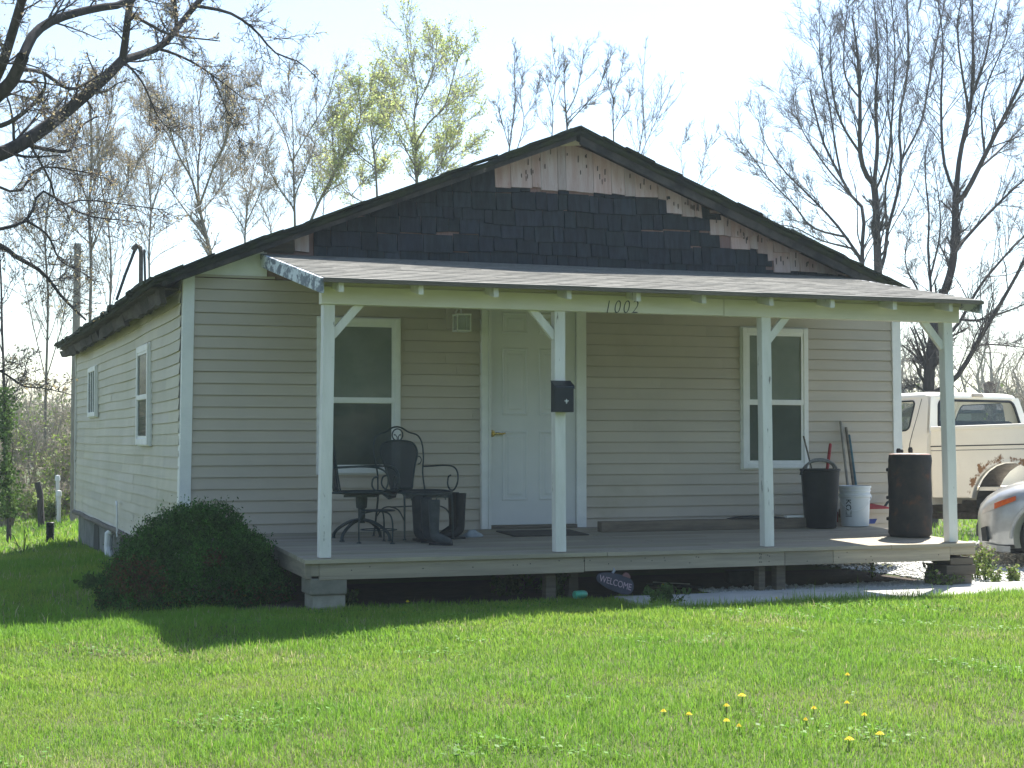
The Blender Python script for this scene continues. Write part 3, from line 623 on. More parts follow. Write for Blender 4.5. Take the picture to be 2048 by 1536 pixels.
# ================================================================== GRASS
def lawn_noise(x, y, s, ph=0):
    return (np.sin(x * s + 1.3 * np.sin(y * s * .7 + ph)) * np.sin(y * s * 1.1 + 1.7 * np.sin(x * s * .6 + ph * 2)) + .5 * np.sin(x * s * 2.3 + y * s * 1.9 + ph)) / 1.5
def lawn_ok(x, y):
    ok = ~((x > .15) & (x < HW) & (y > -1.9) & (y < HD)) & ~((x > -.05) & (x < HW + .05) & (y > -.06) & (y < HD))
    edge = .10 * lawn_noise(x, y, 3.1)
    ok &= ~((x > 3.25 + edge) & (y > PW1 - .02 + .06 * lawn_noise(x, y, 5) ) & (y < PW0 + .05))
    ok &= ~((x > 4.1) & (x < 7.0) & (y > -2.1) & (y < -1.4))
    ok &= ~((x > 6.6) & (y > -2.1) & (y < 3.0 + edge * 2))
    return ok
def blades(n, x0, x1, y0, y1, hm, wm, keep=None, lean=.62):
    x = rng.uniform(x0, x1, n); y = rng.uniform(y0, y1, n); ok = lawn_ok(x, y)
    if keep is not None: ok &= keep(x, y)
    x, y = x[ok], y[ok]; n = len(x)
    patch = lawn_noise(x, y, .9, .4) * .6 + lawn_noise(x, y, 2.7, 2.4) * .5; fine = lawn_noise(x, y, 6.7, 1.9)
    h = hm * rng.uniform(.4, 1.25, n) * (1 + .38 * fine + .30 * patch)
    edge = ((x > 3.0) & (y > PW1 - .28) & (y < PW1 + .1)); h = np.where(edge, h * rng.uniform(1.1, 2.3, n), h)
    tall = rng.random(n) < .015; h = np.where(tall, h * 1.7, h)
    a = rng.uniform(0, 2 * np.pi, n); l = rng.uniform(.1, 1, n) ** 1.2 * lean * 1.7 * h; dx, dy = np.cos(a), np.sin(a)
    wd = wm * rng.uniform(.6, 1.3, n); f = a + np.pi / 2 + rng.uniform(-.6, .6, n); wx, wy = np.cos(f) * wd / 2, np.sin(f) * wd / 2
    z = ground(x, y) - .005; hz = np.sqrt(np.maximum(h * h - (l * .8) ** 2, (h * .35) ** 2))
    V = np.empty((n, 5, 3))
    V[:, 0] = np.stack([x - wx, y - wy, z], 1); V[:, 1] = np.stack([x + wx, y + wy, z], 1)
    mx, my, mz = x + dx * l * .35, y + dy * l * .35, z + hz * .62
    V[:, 2] = np.stack([mx + wx * .8, my + wy * .8, mz], 1); V[:, 3] = np.stack([mx - wx * .8, my - wy * .8, mz], 1)
    V[:, 4] = np.stack([x + dx * l, y + dy * l, z + hz], 1)
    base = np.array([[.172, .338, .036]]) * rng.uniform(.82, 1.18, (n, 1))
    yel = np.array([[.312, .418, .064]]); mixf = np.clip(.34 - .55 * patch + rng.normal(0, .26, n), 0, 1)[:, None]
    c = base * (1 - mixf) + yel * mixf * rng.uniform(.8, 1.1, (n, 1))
    dry_glint = rng.random(n) < np.clip(.022 + .6 * np.clip(lawn_noise(x, y, 1.7, 3.0) - .48, 0, 1) + .3 * np.clip(lawn_noise(x, y, 4.1, 5.0) - .6, 0, 1), 0, .6); c[dry_glint] = np.array([.46, .41, .24]) * rng.uniform(.7, 1.2, (dry_glint.sum(), 1))  # dry straw blades in patches; thinly scattered ones imitate pale glints
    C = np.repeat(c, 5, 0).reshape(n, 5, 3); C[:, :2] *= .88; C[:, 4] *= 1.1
    i = np.arange(n)[:, None] * 5
    return V.reshape(-1, 3), i + np.array([[0, 1, 2, 3]]), i + np.array([[3, 2, 4]]), C.reshape(-1, 3)
def in_view(x, y):
    d = (x - CAM[0]) * math.sin(YAW) + (y - CAM[1]) * math.cos(YAW); l = (x - CAM[0]) * math.cos(YAW) - (y - CAM[1]) * math.sin(YAW)
    return (d > 5.7) & (np.abs(l) < d * .316 + np.where(d < 16, 2.6, 1.2))
parts = [blades(800000, -6, 12, -9.9, -4.6, .042, .0034, in_view), blades(330000, -6, 11, -4.6, -1.6, .046, .0048, in_view),
         blades(150000, -8, .2, -1.6, 8, .075, .008, in_view), blades(110000, -14, 4, 8, 30, .09, .017, in_view), blades(60000, 7, 24, 2.8, 26, .09, .017, in_view)]
o = 0; Vs, Qs, Ts, Cs = [], [], [], []
for V, Q, T, C in parts: Vs.append(V); Qs.append(Q + o); Ts.append(T + o); Cs.append(C); o += len(V)
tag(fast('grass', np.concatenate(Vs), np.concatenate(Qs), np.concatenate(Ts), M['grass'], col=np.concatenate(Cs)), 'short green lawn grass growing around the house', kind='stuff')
# ================================================================== LEAVES
def leaf_quads(P, size, aspect=.55, up=.3, n=None):
    """small diamond leaves at points P"""
    n = len(P); d = rng.normal(0, 1, (n, 3)); d[:, 2] += up; d /= np.linalg.norm(d, axis=1, keepdims=True)
    e = np.cross(d, rng.normal(0, 1, (n, 3))); e /= np.linalg.norm(e, axis=1, keepdims=True) + 1e-9
    s = (size * rng.uniform(.6, 1.35, n))[:, None]
    V = np.stack([P - d * s * .5, P + e * s * aspect * .5, P + d * s * .5, P - e * s * aspect * .5], 1)
    return V.reshape(-1, 3), np.arange(n * 4).reshape(-1, 4)
def tinted(n, lo, hi, per=4, hue=.06):
    t = rng.uniform(lo, hi, (n, 1)); c = t * (1 + rng.uniform(-hue, hue, (n, 3))); return np.repeat(c, per, 0)
# ---- clover and broad-leaved weeds in the lawn
n = 110000; x = rng.uniform(-6, 10, n); y = rng.uniform(-9.6, -2.3, n); ok = lawn_ok(x, y) & in_view(x, y) & (lawn_noise(x, y, 2.3, 7.0) + .5 * lawn_noise(x, y, 6.1, 1.0) > rng.uniform(.45, 1.0, n)); x, y = x[ok], y[ok]
P = np.stack([x, y, ground(x, y) + rng.uniform(.012, .042, len(x))], 1); d = rng.normal(0, 1, (len(P), 3)) * np.array([1, 1, .3]); d /= np.linalg.norm(d, axis=1, keepdims=True); e = np.cross(d, np.array([0, 0, 1.]) + rng.normal(0, .25, d.shape)); e /= np.linalg.norm(e, axis=1, keepdims=True); sz = rng.uniform(.007, .016, (len(P), 1))
V = np.stack([P - d * sz, P + e * sz * .75, P + d * sz, P - e * sz * .75], 1).reshape(-1, 3)
M['clover'] = mat('clover_leaf', (.095, .24, .022), (.13, .28, .03), scale=3, rough=.6, transl=.4)
tag(fast('clover', V, np.arange(len(V)).reshape(-1, 4), None, M['clover'], col=tinted(len(P), .7, 1.3)), 'patches of clover and broad-leaved weeds in the lawn', kind='stuff')
# ---- evergreen bush by the corner
bc = np.array([-.03, -1.1, -.035]); bush = thing('evergreen_bush', 'rounded dark evergreen bush with brown dead patches by the porch corner', 'bush', tuple(bc))
def bump3(d, ph): return .5 * np.sin(d[:, 0] * 7 + ph + 2 * np.sin(d[:, 2] * 5)) * np.sin(d[:, 1] * 6 + 1.3 * np.sin(d[:, 0] * 4 + ph)) + .5 * np.sin(d[:, 0] * 15 + d[:, 2] * 13 + ph) * np.sin(d[:, 1] * 14 - d[:, 2] * 9)
n = 105000; d = rng.normal(0, 1, (n, 3)); d[:, 2] = np.abs(d[:, 2]); d /= np.linalg.norm(d, axis=1, keepdims=True)
sq = 1 / ((np.abs(d[:, 0]) ** 2.0 + np.abs(d[:, 1]) ** 2 + np.abs(d[:, 2]) ** 1.75) ** .53)
rr0 = sq * (1 + .13 * bump3(d, .7)) * (1 - .30 * rng.random(n) ** 2.2) + rng.exponential(.026, n)
P = d * rr0[:, None] * np.array([.715, .58, .77]); P[:, 2] *= 1 - .10 * sstep(.1, .6, P[:, 0]); P = P[P[:, 2] > .0]
deadm = (((P[:, 0] + .50) / .20) ** 2 + ((P[:, 2] - .27) / .15) ** 2 < rng.uniform(.3, 1.5, len(P))) & (P[:, 1] < .1) & (rng.random(len(P)) < .6)
deadm |= (((P[:, 0] - .06) / .1) ** 2 + ((P[:, 2] - .42) / .07) ** 2 < rng.uniform(.2, 1.3, len(P))) & (rng.random(len(P)) < .5)
deadm |= (P[:, 2] < .2) & (rng.random(len(P)) < .14)
V, Q = leaf_quads(P[~deadm], .026, .34, .9); fast('foliage', V, Q, None, M['yew'], bush, tinted((~deadm).sum(), .4, 1.9))
V, Q = leaf_quads(P[deadm], .024, .4, .3); o = fast('dead_foliage', V, Q, None, M['yew_dead'], bush, tinted(deadm.sum(), .6, 1.5)); tag(o, 'brown dead foliage')
b = MB()
for k in range(26):
    a = rng.uniform(0, 6.28); x, y, z = .55 * math.cos(a) * rng.uniform(.3, 1), .45 * math.sin(a) * rng.uniform(.3, 1), rng.uniform(.3, .6); b.tube([(x * .12, y * .12, .0), (x * .5, y * .5, z * .5), (x, y, z)], [.016, .010, .004], 5)
b.build('stem', M['twig'], bush)
# ---- small plants
def sprig(name, label, cat, px, py, h, spread, n, leaf, m, group=None, head=None, loc=None):
    p = on_ground(px, py) if loc is None else np.array(loc); t = thing(name, label, cat, tuple(p), 0, group)
    b = MB(); L = []; H = []
    for k in range(n):
        a = rng.uniform(0, 6.28); r = spread * rng.uniform(.1, 1); hh = h * rng.uniform(.55, 1.1); q = [(0 + .3 * r * math.cos(a), .3 * r * math.sin(a), 0), (.7 * r * math.cos(a), .7 * r * math.sin(a), hh * .55), (r * math.cos(a), r * math.sin(a), hh)]
        b.tube(q, [.004, .003, .002], 4)
        for s in np.linspace(.25, 1, 7):
            c = np.array(q[1]) * (1 - s) + np.array(q[2]) * s if s > .5 else np.array(q[0]) * (1 - 2 * s) + np.array(q[1]) * 2 * s
            L += [c + rng.normal(0, leaf * .45, 3) for _ in range(4)]
        H.append(q[2])
    b.build('stem', M['ivy'], t); L = np.array(L); L = L[L[:, 2] > 0.005]; V, Q = leaf_quads(L, leaf, .7, .2); fast('foliage', V, Q, None, m, t, tinted(len(L), .6, 1.4))
    if head is not None:
        for hp in H: HP = np.array(hp) + rng.normal(0, .008, (8, 3)); V, Q = leaf_quads(HP, .022, .8); fast('flower_head', V, Q, None, head, t, tinted(len(HP), .7, 1.3))
    return t
M['henbit'] = mat('pale_mauve_flower', (.36, .24, .27), (.28, .27, .16), scale=30, rough=.8, transl=.3)
for i, (px, py, h, s, n) in enumerate(((1868, 1172, .18, .10, 9), (1885, 1176, .12, .1, 8), (1925, 1168, .14, .12, 10), (1952, 1160, .30, .13, 16), (1972, 1164, .27, .12, 14), (1995, 1168, .12, .08, 6), (2018, 1167, .15, .07, 6), (2034, 1166, .12, .06, 5), (1905, 1174, .10, .1, 8))):
    sprig('flowering_weed', 'purple-topped weed growing between the wooden pier and the gravel drive', 'weed', px, py, h, s, n, .03, M['brush_leaf'], 'weeds around the right porch pier', M['henbit'])
sprig('flowering_weed', 'lone purple-topped weed poking out of the white gravel strip', 'weed', 1745, 1158, .16, .05, 3, .025, M['brush_leaf'], None, M['henbit'])
sprig('leafy_weed', 'low leafy weed in front of the wooden post under the porch', 'weed', 1108, 1196, .19, .17, 12, .055, M['ivy'])
sprig('leafy_weed', 'broad low leafy weed under the porch rim between pier and wooden post', 'weed', 1020, 1192, .16, .2, 12, .05, M['ivy'])
sprig('grass_tuft', 'dark green tuft of weeds at the grassy end of the concrete path', 'plant', 1330, 1212, .13, .2, 18, .035, M['ivy'])
sprig('leafy_weed', 'small leafy weed at the foot of the concrete block pier', 'weed', 700, 1212, .12, .08, 7, .035, M['ivy'])
sprig('leafy_weed', 'pale blue-green weed at the foot of the dark bush', 'weed', 192, 1180, .12, .2, 16, .04, M['ivy'])
# strappy weed out on the side lawn
p = on_ground(46, 1108); t = thing('strappy_weed', 'dark strap-leaved weed standing on the side lawn near the black pipe', 'plant', tuple(p))
b = MB()
for dx, h, o in ((-.28, .30, .1), (-.2, .17, 0), (-.1, .12, .1), (.05, .26, .0), (.02, .32, .05), (.13, .16, -.1), (.24, .10, 0), (-.33, .1, 0)):
    q = [(dx * .08, o * .2, 0), (dx * .45, o * .6, h * .8), (dx * .8, o, h), (dx, o * 1.2, h * .8)]; n = [(-.002 + 0, .014)] 
    for (p0, p1), (w0, w1) in zip(zip(q[:-1], q[1:]), ((.016, .022), (.022, .014), (.014, .003))):
        b.add([(p0[0], p0[1] - w0, p0[2]), (p0[0] + w0 * .6, p0[1] + w0, p0[2]), (p1[0] + w1 * .6, p1[1] + w1, p1[2]), (p1[0], p1[1] - w1, p1[2])], [(0, 1, 2, 3)])
b.build('leaf', M['yew'], t, fix=False)
# dandelions
M['dandelion'] = mat('dandelion_yellow', (.88, .74, .015), (.85, .62, .01), scale=60, rough=.7, transl=.2)
def dandelion(px, py, r, tilt, label, group):
    g = on_ground(px, py + 10); p = np.array(g); h = .036 + r * .45; t = thing('dandelion', label, 'flower', tuple(p), rng.uniform(0, 6), group)
    b = MB(); b.tube([(0, 0, -.01), (.004, 0, h * .5), (.002, 0, h)], .0022, 5); b.build('stem', M['ivy'], t)
    b = MB(); 
    for ring, (rr, zz, n) in enumerate(((r, .0, 22), (r * .75, .004, 18), (r * .45, .008, 12))):
        for k in range(n):
            a = 2 * math.pi * (k + .5 * ring) / n + rng.uniform(-.1, .1); c, s = math.cos(a), math.sin(a); wv = rr * .16; L = rr * rng.uniform(.85, 1.08)
            b.add([(0, 0, h + zz - .002), (c * L * .6 - s * wv, s * L * .6 + c * wv, h + zz + .004), (c * L, s * L, h + zz + tilt * c * r), (c * L * .6 + s * wv, s * L * .6 - c * wv, h + zz + .004)], [(0, 1, 2, 3)], rng.uniform(.85, 1.1))
    b.build('flower_head', M['dandelion'], t, fix=False)
for i, (px, py, r) in enumerate(((1484, 1401, .024), (1453, 1421, .017), (1327, 1432, .016), (1378, 1439, .018), (1453, 1452, .018), (1628, 1426, .016), (1694, 1415, .016), (1611, 1449, .013), (1729, 1440, .016), (1760, 1480, .022), (1699, 1491, .023), (1478, 1462, .013), (1695, 1357, .016))):
    dandelion(px, py, r, .0, 'yellow dandelion open in the sunlit front lawn', 'dandelions in the sunlit lawn')
dandelion(1326, 1171, .022, .2, 'yellow dandelion beside the black metal rods on the path end', None)
dandelion(491, 1194, .022, .4, 'yellow dandelion standing against the dark evergreen bush', None)
dandelion(815, 1205, .018, .2, 'yellow dandelion in the shade beneath the porch rim', None)
dandelion(1553, 1198, .016, .0, 'yellow dandelion in the grass edge beside the concrete path', None)
# ================================================================== PORCH THINGS
def tag_mesh(o, label, cat, group=None): return tag(o, label, cat, group)
# mailbox on the second post
mx, mz = on_y(1124, 794, -2.08)[0], on_y(1124, 794, -2.08)[2]
mb = thing('mailbox', 'black metal mailbox with a white fleur-de-lis on the second porch post', 'mailbox', (mx, -2.045, mz - .12))
b = MB(); b.prism([(-.082, -.001, .0), (-.082, -.085, .0), (-.082, -.085, .20), (-.082, -.001, .245)], (.164, 0, 0)); b.build('box', M['mailblack'], mb, bevel=.004)
b = MB(); b.prism([(-.086, .0, .252), (-.086, -.092, .207), (-.086, -.094, .185), (-.086, -.089, .185), (-.086, -.089, .203), (-.086, .0, .246)], (.172, 0, 0)); b.build('lid', M['mailblack'], mb, bevel=.002)
b = MB(); s = .021; fx, fz = .018, .085
def fl(pts): b.prism([(fx + s * x, -.0865, fz + s * z) for x, z in pts], (0, -.002, 0))
fl([(0, 1.0), (.2, .55), (.22, .2), (.1, -.15), (-.1, -.15), (-.22, .2), (-.2, .55)]); fl([(-.15, -.15), (-.3, .15), (-.55, .42), (-.8, .3), (-.85, .05), (-.65, -.05), (-.6, .12), (-.45, .05), (-.32, -.2)]); fl([(.15, -.15), (.3, .15), (.55, .42), (.8, .3), (.85, .05), (.65, -.05), (.6, .12), (.45, .05), (.32, -.2)])
fl([(-.42, -.22), (.42, -.22), (.42, -.36), (-.42, -.36)]); fl([(-.12, -.4), (.12, -.4), (.22, -.65), (0, -.95), (-.22, -.65)]); b.build('fleur_de_lis', M['white'], mb)
# ---- wrought iron chairs
def arc(c, r, a0, a1, n, plane='xz', y=0):
    out = []
    for k in range(n):
        a = a0 + (a1 - a0) * k / (n - 1); rr = r if not hasattr(r, '__len__') else r[0] + (r[1] - r[0]) * k / (n - 1); u, v = rr * math.cos(a), rr * math.sin(a)
        out.append((c[0] + u, c[1], c[2] + v) if plane == 'xz' else (c[0], c[1] + u, c[2] + v))
    return out
def smooth_path(P, per=6):
    P = [Vector(p) for p in P]; out = []
    for i in range(len(P) - 1):
        p0, p1, p2, p3 = P[max(i - 1, 0)], P[i], P[i + 1], P[min(i + 2, len(P) - 1)]
        for k in range(per):
            t = k / per; out.append(.5 * ((2 * p1) + (-p0 + p2) * t + (2 * p0 - 5 * p1 + 4 * p2 - p3) * t * t + (-p0 + 3 * p1 - 3 * p2 + p3) * t ** 3))
    return out + [P[-1]]
def iron_chair(loc, rz, label, pedestal):
    """faces -y; seat at .40"""
    c = thing('patio_chair', label, 'chair', loc, rz, 'wrought iron chairs on the porch'); r = .0075
    def lean(z): return .22 + max(0, z - .40) * .16
    b = MB(); A = [(-.23, lean(.40), .40), (-.222, lean(.55), .55), (-.24, lean(.68), .68), (-.238, lean(.8), .80), (-.2, lean(.875), .875), (-.11, lean(.905), .905), (-.05, lean(.94), .94), (0, lean(.95), .95)]
    A2 = A + [(-x, y, z) for x, y, z in A[::-1][1:]]; b.tube(smooth_path(A2, 5), r, 8)
    b.tube(arc((0, lean(.88), .88), .052, 0, 2 * math.pi, 22)[:-1], r * .8, 7, closed=True)
    for s in (-1, 1):
        b.tube([(s * .006, lean(.83), .835), (s * .006, lean(.86), .862), (s * .022, lean(.885), .882), (s * .034, lean(.88), .884), (s * .03, lean(.87), .874)], r * .55, 6)
        b.tube([(s * (.168 + .030 * math.cos(t) + .02), lean(.66), .66 + .034 * math.sin(t)) for t in np.linspace(math.pi * 1.0, -math.pi * .55, 16)], r * .7, 6)
    b.build('back_frame', M['iron'], c, smooth=True)
    prof = [(-.105, .415), (-.12, .50), (-.15, .62), (-.178, .70), (-.175, .765), (-.14, .81), (-.07, .828), (0, .832)]; prof = [tuple(p) for p in smooth_path([(x, 0, z) for x, z in prof], 4)]
    full = [(x, lean(z) - .004, z) for x, _, z in prof] + [(-x, lean(z) - .004, z) for x, _, z in prof[::-1][1:]]
    b = MB(); b.prism(full, (0, .006, 0)); b.build('backrest', M['sling'], c)
    b = MB(); b.tube(full, r * 1.05, 8, closed=True); b.build('backrest_rim', M['iron'], c, smooth=True)
    b = MB(); n = 9
    xs = np.linspace(-.225, .225, n); ys = np.linspace(-.26, .22, n); R = []
    for y in ys: R.append([(x, y, .405 - .02 * (1 - (x / .225) ** 2) * (1 - ((y + .02) / .24) ** 2) - (.03 if y < -.25 else 0)) for x in xs] + [(x, y, .392 - .02 * (1 - (x / .225) ** 2) * (1 - ((y + .02) / .24) ** 2) - (.045 if y < -.25 else 0)) for x in xs[::-1]])
    b.rings(R); b.build('seat', M['sling'], c, smooth=True)
    b = MB(); b.tube(smooth_path([(-.23, .22, .40), (-.235, -.1, .405), (-.23, -.25, .39), (0, -.275, .375), (.23, -.25, .39), (.235, -.1, .405), (.23, .22, .40), (0, .225, .40)], 5), r * 1.15, 8, closed=False); b.build('seat_frame', M['iron'], c, smooth=True)
    for s in (-1, 1):
        b = MB(); x = s * .25
        b.tube(smooth_path([(s * .235, lean(.61), .605), (x, .12, .61), (s * .28, -.06, .618), (s * .285, -.19, .605), (s * .285, -.255, .56), (s * .28, -.265, .48), (s * .27, -.225, .415), (s * .262, -.165, .415), (s * .26, -.13, .46), (s * .262, -.14, .52), (s * .264, -.175, .535)], 5), r, 7); b.build('arm', M['iron'], c, smooth=True)
    if pedestal:
        b = MB(); b.lathe([(.03, .14), (.03, .26), (.045, .27), (.05, .33), (.05, .38)], 14); b.bx(-.13, .13, -.13, .13, .36, .38); b.build('pedestal', M['iron'], c, smooth=True)
        for k in range(4):
            a = math.pi / 4 + k * math.pi / 2 + .35; cx, cy = math.cos(a), math.sin(a)
            b = MB(); b.tube(smooth_path([(.015 * cx, .015 * cy, .17), (.12 * cx, .12 * cy, .15), (.22 * cx, .22 * cy, .10), (.275 * cx, .275 * cy, .05), (.285 * cx, .285 * cy, .004)], 5), [.014] * 21, 8)
            b.lathe([(.022, 0), (.022, .008), (.012, .012)], 12, (.285 * cx, .285 * cy, 0)); b.build('leg', M['iron'], c, smooth=True)
    else:
        for s in (-1, 1):
            b = MB(); b.tube(smooth_path([(s * .225, -.25, .39), (s * .228, -.262, .3), (s * .23, -.265, .15), (s * .232, -.27, .004)], 4), r * 1.2, 8); b.lathe([(.016, 0), (.016, .012), (.008, .014)], 10, (s * .232, -.27, 0)); b.build('leg', M['iron'], c, smooth=True)
            b = MB(); b.tube(smooth_path([(s * .225, .215, .40), (s * .228, .25, .2), (s * .232, .29, .004)], 4), r * 1.2, 8); b.lathe([(.016, 0), (.016, .012), (.008, .014)], 10, (s * .232, .29, 0)); b.build('leg', M['iron'], c, smooth=True)
            b = MB(); b.tube(smooth_path([(s * .23, -.262, .16), (s * .23, -.16, .245), (s * .23, 0, .27), (s * .23, .14, .245), (s * .23, .262, .16)], 5), r * .8, 6); b.build('stretcher', M['iron'], c, smooth=True)
        b = MB(); b.tube([(-.23, -.02, .268), (0, -.02, .272), (.23, -.02, .268)], r * .8, 6); b.tube(arc((.12, -.262, .33), .045, 0, math.pi, 10), r * .6, 6); b.tube(arc((-.12, -.262, .33), .045, 0, math.pi, 10), r * .6, 6); b.build('stretcher', M['iron'], c, smooth=True)
    return c
p = on_floor(843, 1083); iron_chair((p[0] + .02, p[1] + .30, floor_z(p[1] + .3) + .001), rad(12), 'black iron armchair facing the lawn, with boots standing in front of it', False)
p = on_floor(716, 1080); iron_chair((p[0] + .03, p[1], floor_z(p[1]) + .001), rad(66), 'black iron swivel chair turned sideways beside the corner porch post', True)
# small iron side table between the chairs
p = on_floor(757, 1086); st_ = thing('side_table', 'low black iron side table with bowed legs between the two chairs', 'table', (p[0], p[1], floor_z(p[1])))
b = MB(); b.tube(arc((0, 0, .0), .14, 0, 2 * math.pi, 20), .001, 3); b = MB()
b.lathe([(.0, .262), (.135, .262), (.14, .268), (.135, .274), (.0, .276)], 24, caps=False); b.build('table_top', M['iron'], st_, smooth=True)
for k in range(3):
    a = -math.pi / 2 + .5 + k * 2 * math.pi / 3; cx, cy = math.cos(a), math.sin(a); b = MB()
    b.tube(smooth_path([(.05 * cx, .05 * cy, .262), (.13 * cx, .13 * cy, .24), (.165 * cx, .165 * cy, .17), (.165 * cx, .165 * cy, .06), (.165 * cx, .165 * cy, .004)], 5), .007, 7); b.lathe([(.022, 0), (.02, .006), (.008, .012)], 12, (.165 * cx, .165 * cy, 0)); b.build('leg', M['iron'], st_, smooth=True)
b = MB(); b.tube(arc((0, 0, 0), .0, 0, 1, 3), .001, 3); b = MB(); b.tube([(.15 * math.cos(t), .15 * math.sin(t), .11) for t in np.linspace(0, 2 * math.pi, 22)[:-1]], .005, 6, closed=True); b.build('stretcher', M['iron'], st_, smooth=True)
# ---- boots
M['boot_grey'] = mat('muddy_grey_rubber', (.062, .07, .072), (.038, .044, .046), scale=14, rough=.75, bump=.25, bscale=40)
M['boot_dark'] = mat('dark_boot_rubber', (.022, .026, .030), (.035, .038, .04), scale=14, rough=.7, bump=.25, bscale=40)
M['boot_black'] = mat('black_boot_rubber', (.010, .011, .014), (.018, .018, .02), scale=14, rough=.6, bump=.2, bscale=40)
def boot(px, py, rz, h, m, label, dz=0, lean=0, group=None):
    h = h / .82
    p = on_floor(px, py); t = thing('rubber_boot', label, 'boot', (p[0], p[1], floor_z(p[1]) + dz), rz, group); t.scale = (.74, .74, .82); n = 18
    spine = [(0, 0, h, .062, .068, 0), (0, 0, h * .8, .058, .066, 0), (.004, 0, h * .55, .052, .060, 0), (.002, 0, .16, .044, .053, 0), (.004, 0, .11, .043, .056, .15), (.03, 0, .082, .043, .062, .7), (.085, 0, .058, .044, .052, 1.25), (.14, 0, .047, .047, .042, 1.5), (.185, 0, .040, .042, .034, 1.57), (.212, 0, .034, .024, .02, 1.57)]
    R = []
    for x, y, z, ra, rb, tl in spine:
        ring = []
        for k in range(n):
            a = 2 * math.pi * k / n; u, v = rb * math.cos(a), ra * math.sin(a)       # u along travel plane, v sideways
            wr = 1 + .035 * math.sin(3 * a + z * 40); px_, pz_ = x + u * math.cos(tl) * wr + lean * z, z - u * math.sin(tl) * (-1) * wr * (1 if tl else 0)
            ring.append((px_, v * wr, max(pz_, .018)))
        R.append(ring)
    b = MB(); b.rings(R, caps=False); f0 = len(b.v); b.add(R[-1], [tuple(range(n))]); b.build('shaft', m, t, smooth='all', sub=1)
    b = MB(); out = [(-.058, 0), (-.045, .036), (.02, .036), (.09, .046), (.15, .05), (.20, .036), (.222, 0)]; pts = [tuple(q) for q in smooth_path([(x, y, 0) for x, y in out], 4)]; pts = pts + [(x, -y, z) for x, y, z in pts[::-1][1:-1]]
    b.prism([(x, y, .001) for x, y, _ in pts], (0, 0, .024)); b.build('sole', M['boot_black'], t, bevel=.003); return t
boot(868, 1090, rad(-38), .37, M['boot_grey'], 'muddy grey rubber boot at the front of the group, toe towards the door')
boot(852, 1086, rad(-60), .375, M['boot_dark'], 'dark rubber boot squeezed between the other boots before the chair')
boot(834, 1082, rad(-75), .38, M['boot_dark'], 'dark rubber boot nearest the side table, toe forwards')
boot(921, 1078, rad(190), .39, M['boot_black'], 'black rubber boot nearest the door, toe towards the chairs')
boot(907, 1074, rad(205), .385, M['boot_black'], 'black rubber boot hidden halfway behind the boot next to the door')
# pale rag by the boots
p = on_floor(944, 1074); b = MB(); R = []
for k in range(5):
    r = .085 * (1 - k / 5.5); R.append([(p[0] + 1.2 * r * math.cos(a) * (1 + .25 * math.sin(3 * a + k)), p[1] + r * .7 * math.sin(a), floor_z(p[1]) + .003 + .014 * k + .006 * math.sin(5 * a)) for a in np.linspace(0, 6.28, 19)[:-1]])
b.rings(R); tag(b.build('cloth_rag', mat('pale_rag', (.34, .38, .40), rough=.95), None, smooth='all', loc=tuple(p)), 'small crumpled pale grey rag on the deck beside the boots', 'rag')
# door mat
q = [on_floor(*s) for s in ((992, 1064), (1150, 1064), (1172, 1071), (1040, 1075))]; x0, x1 = q[0][0], q[1][0]
b = MB(); ya, yb = q[0][1], q[2][1]
b.add([(x, y, floor_z(y) + dz) for dz in (.002, .012) for x, y in ((x0, ya), (x1, ya), (x1, yb), (x0, yb))], [(3, 2, 1, 0), (4, 5, 6, 7), (0, 1, 5, 4), (1, 2, 6, 5), (2, 3, 7, 6), (3, 0, 4, 7)])
tag(b.build('door_mat', mat('brown_mat', (.075, .065, .055), (.05, .045, .04), scale=60, rough=.98, bump=.5, bscale=200), None, loc=tuple((q[0] + q[2]) / 2)), 'thin dark door mat lying in front of the white door', 'mat')
# timber along the wall
q = on_floor(1203, 1065); xe = on_floor(1612, 1056)[0]; yy = q[1]; zf = floor_z(yy)
b = MB(); n = 14; R = []
for x in np.linspace(q[0], xe, n): j = rng.uniform(-.002, .002); R.append([(x, yy, zf + .002), (x, yy + .10, zf + .006), (x, yy + .10, zf + .098 + j), (x, yy + j, zf + .094 + j)])
b.rings(R); tag(b.build('timber_beam', mat('brown_old_timber', (.20, .165, .12), (.13, .11, .085), scale=5, stretch=(.4, 4, 4), rough=.9, bump=.4, bscale=30), None, bevel=.006, loc=(q[0], yy, zf)), 'long weathered square timber lying on the deck along the wall', 'timber')
qa, qb = on_y(1456, 1032, yy + .05), on_y(1568, 1033, yy + .05)
b = MB(); zt_ = zf + .1; R = []
for x, w0, h in ((qa[0], .03, .004), (qa[0] + .1, .05, .018), (qa[0] + .3, .055, .022), (qb[0] - .12, .05, .016), (qb[0], .02, .004)): R.append([(x, yy + .05 - w0, zt_), (x, yy + .05 + w0, zt_), (x, yy + .05 + w0, zt_ + h), (x, yy + .05 - w0, zt_ + h)])
b.rings(R); tag(b.build('roofing_scrap', M['rake'], None, loc=(qa[0], yy, zt_)), 'curled black strip of roofing lying on top of the timber', 'roofing scrap')
qa, qb = on_y(1571, 1033, yy + .06)[0], xe - .01
b = MB(); b.bx(qa, qb, yy + .03, yy + .09, zt_ + .001, zt_ + .02); tag(b.build('trim_offcut', M['white'], None, loc=(qa, yy, zt_)), 'short white trim offcut resting on the timber behind the black bin', 'board')
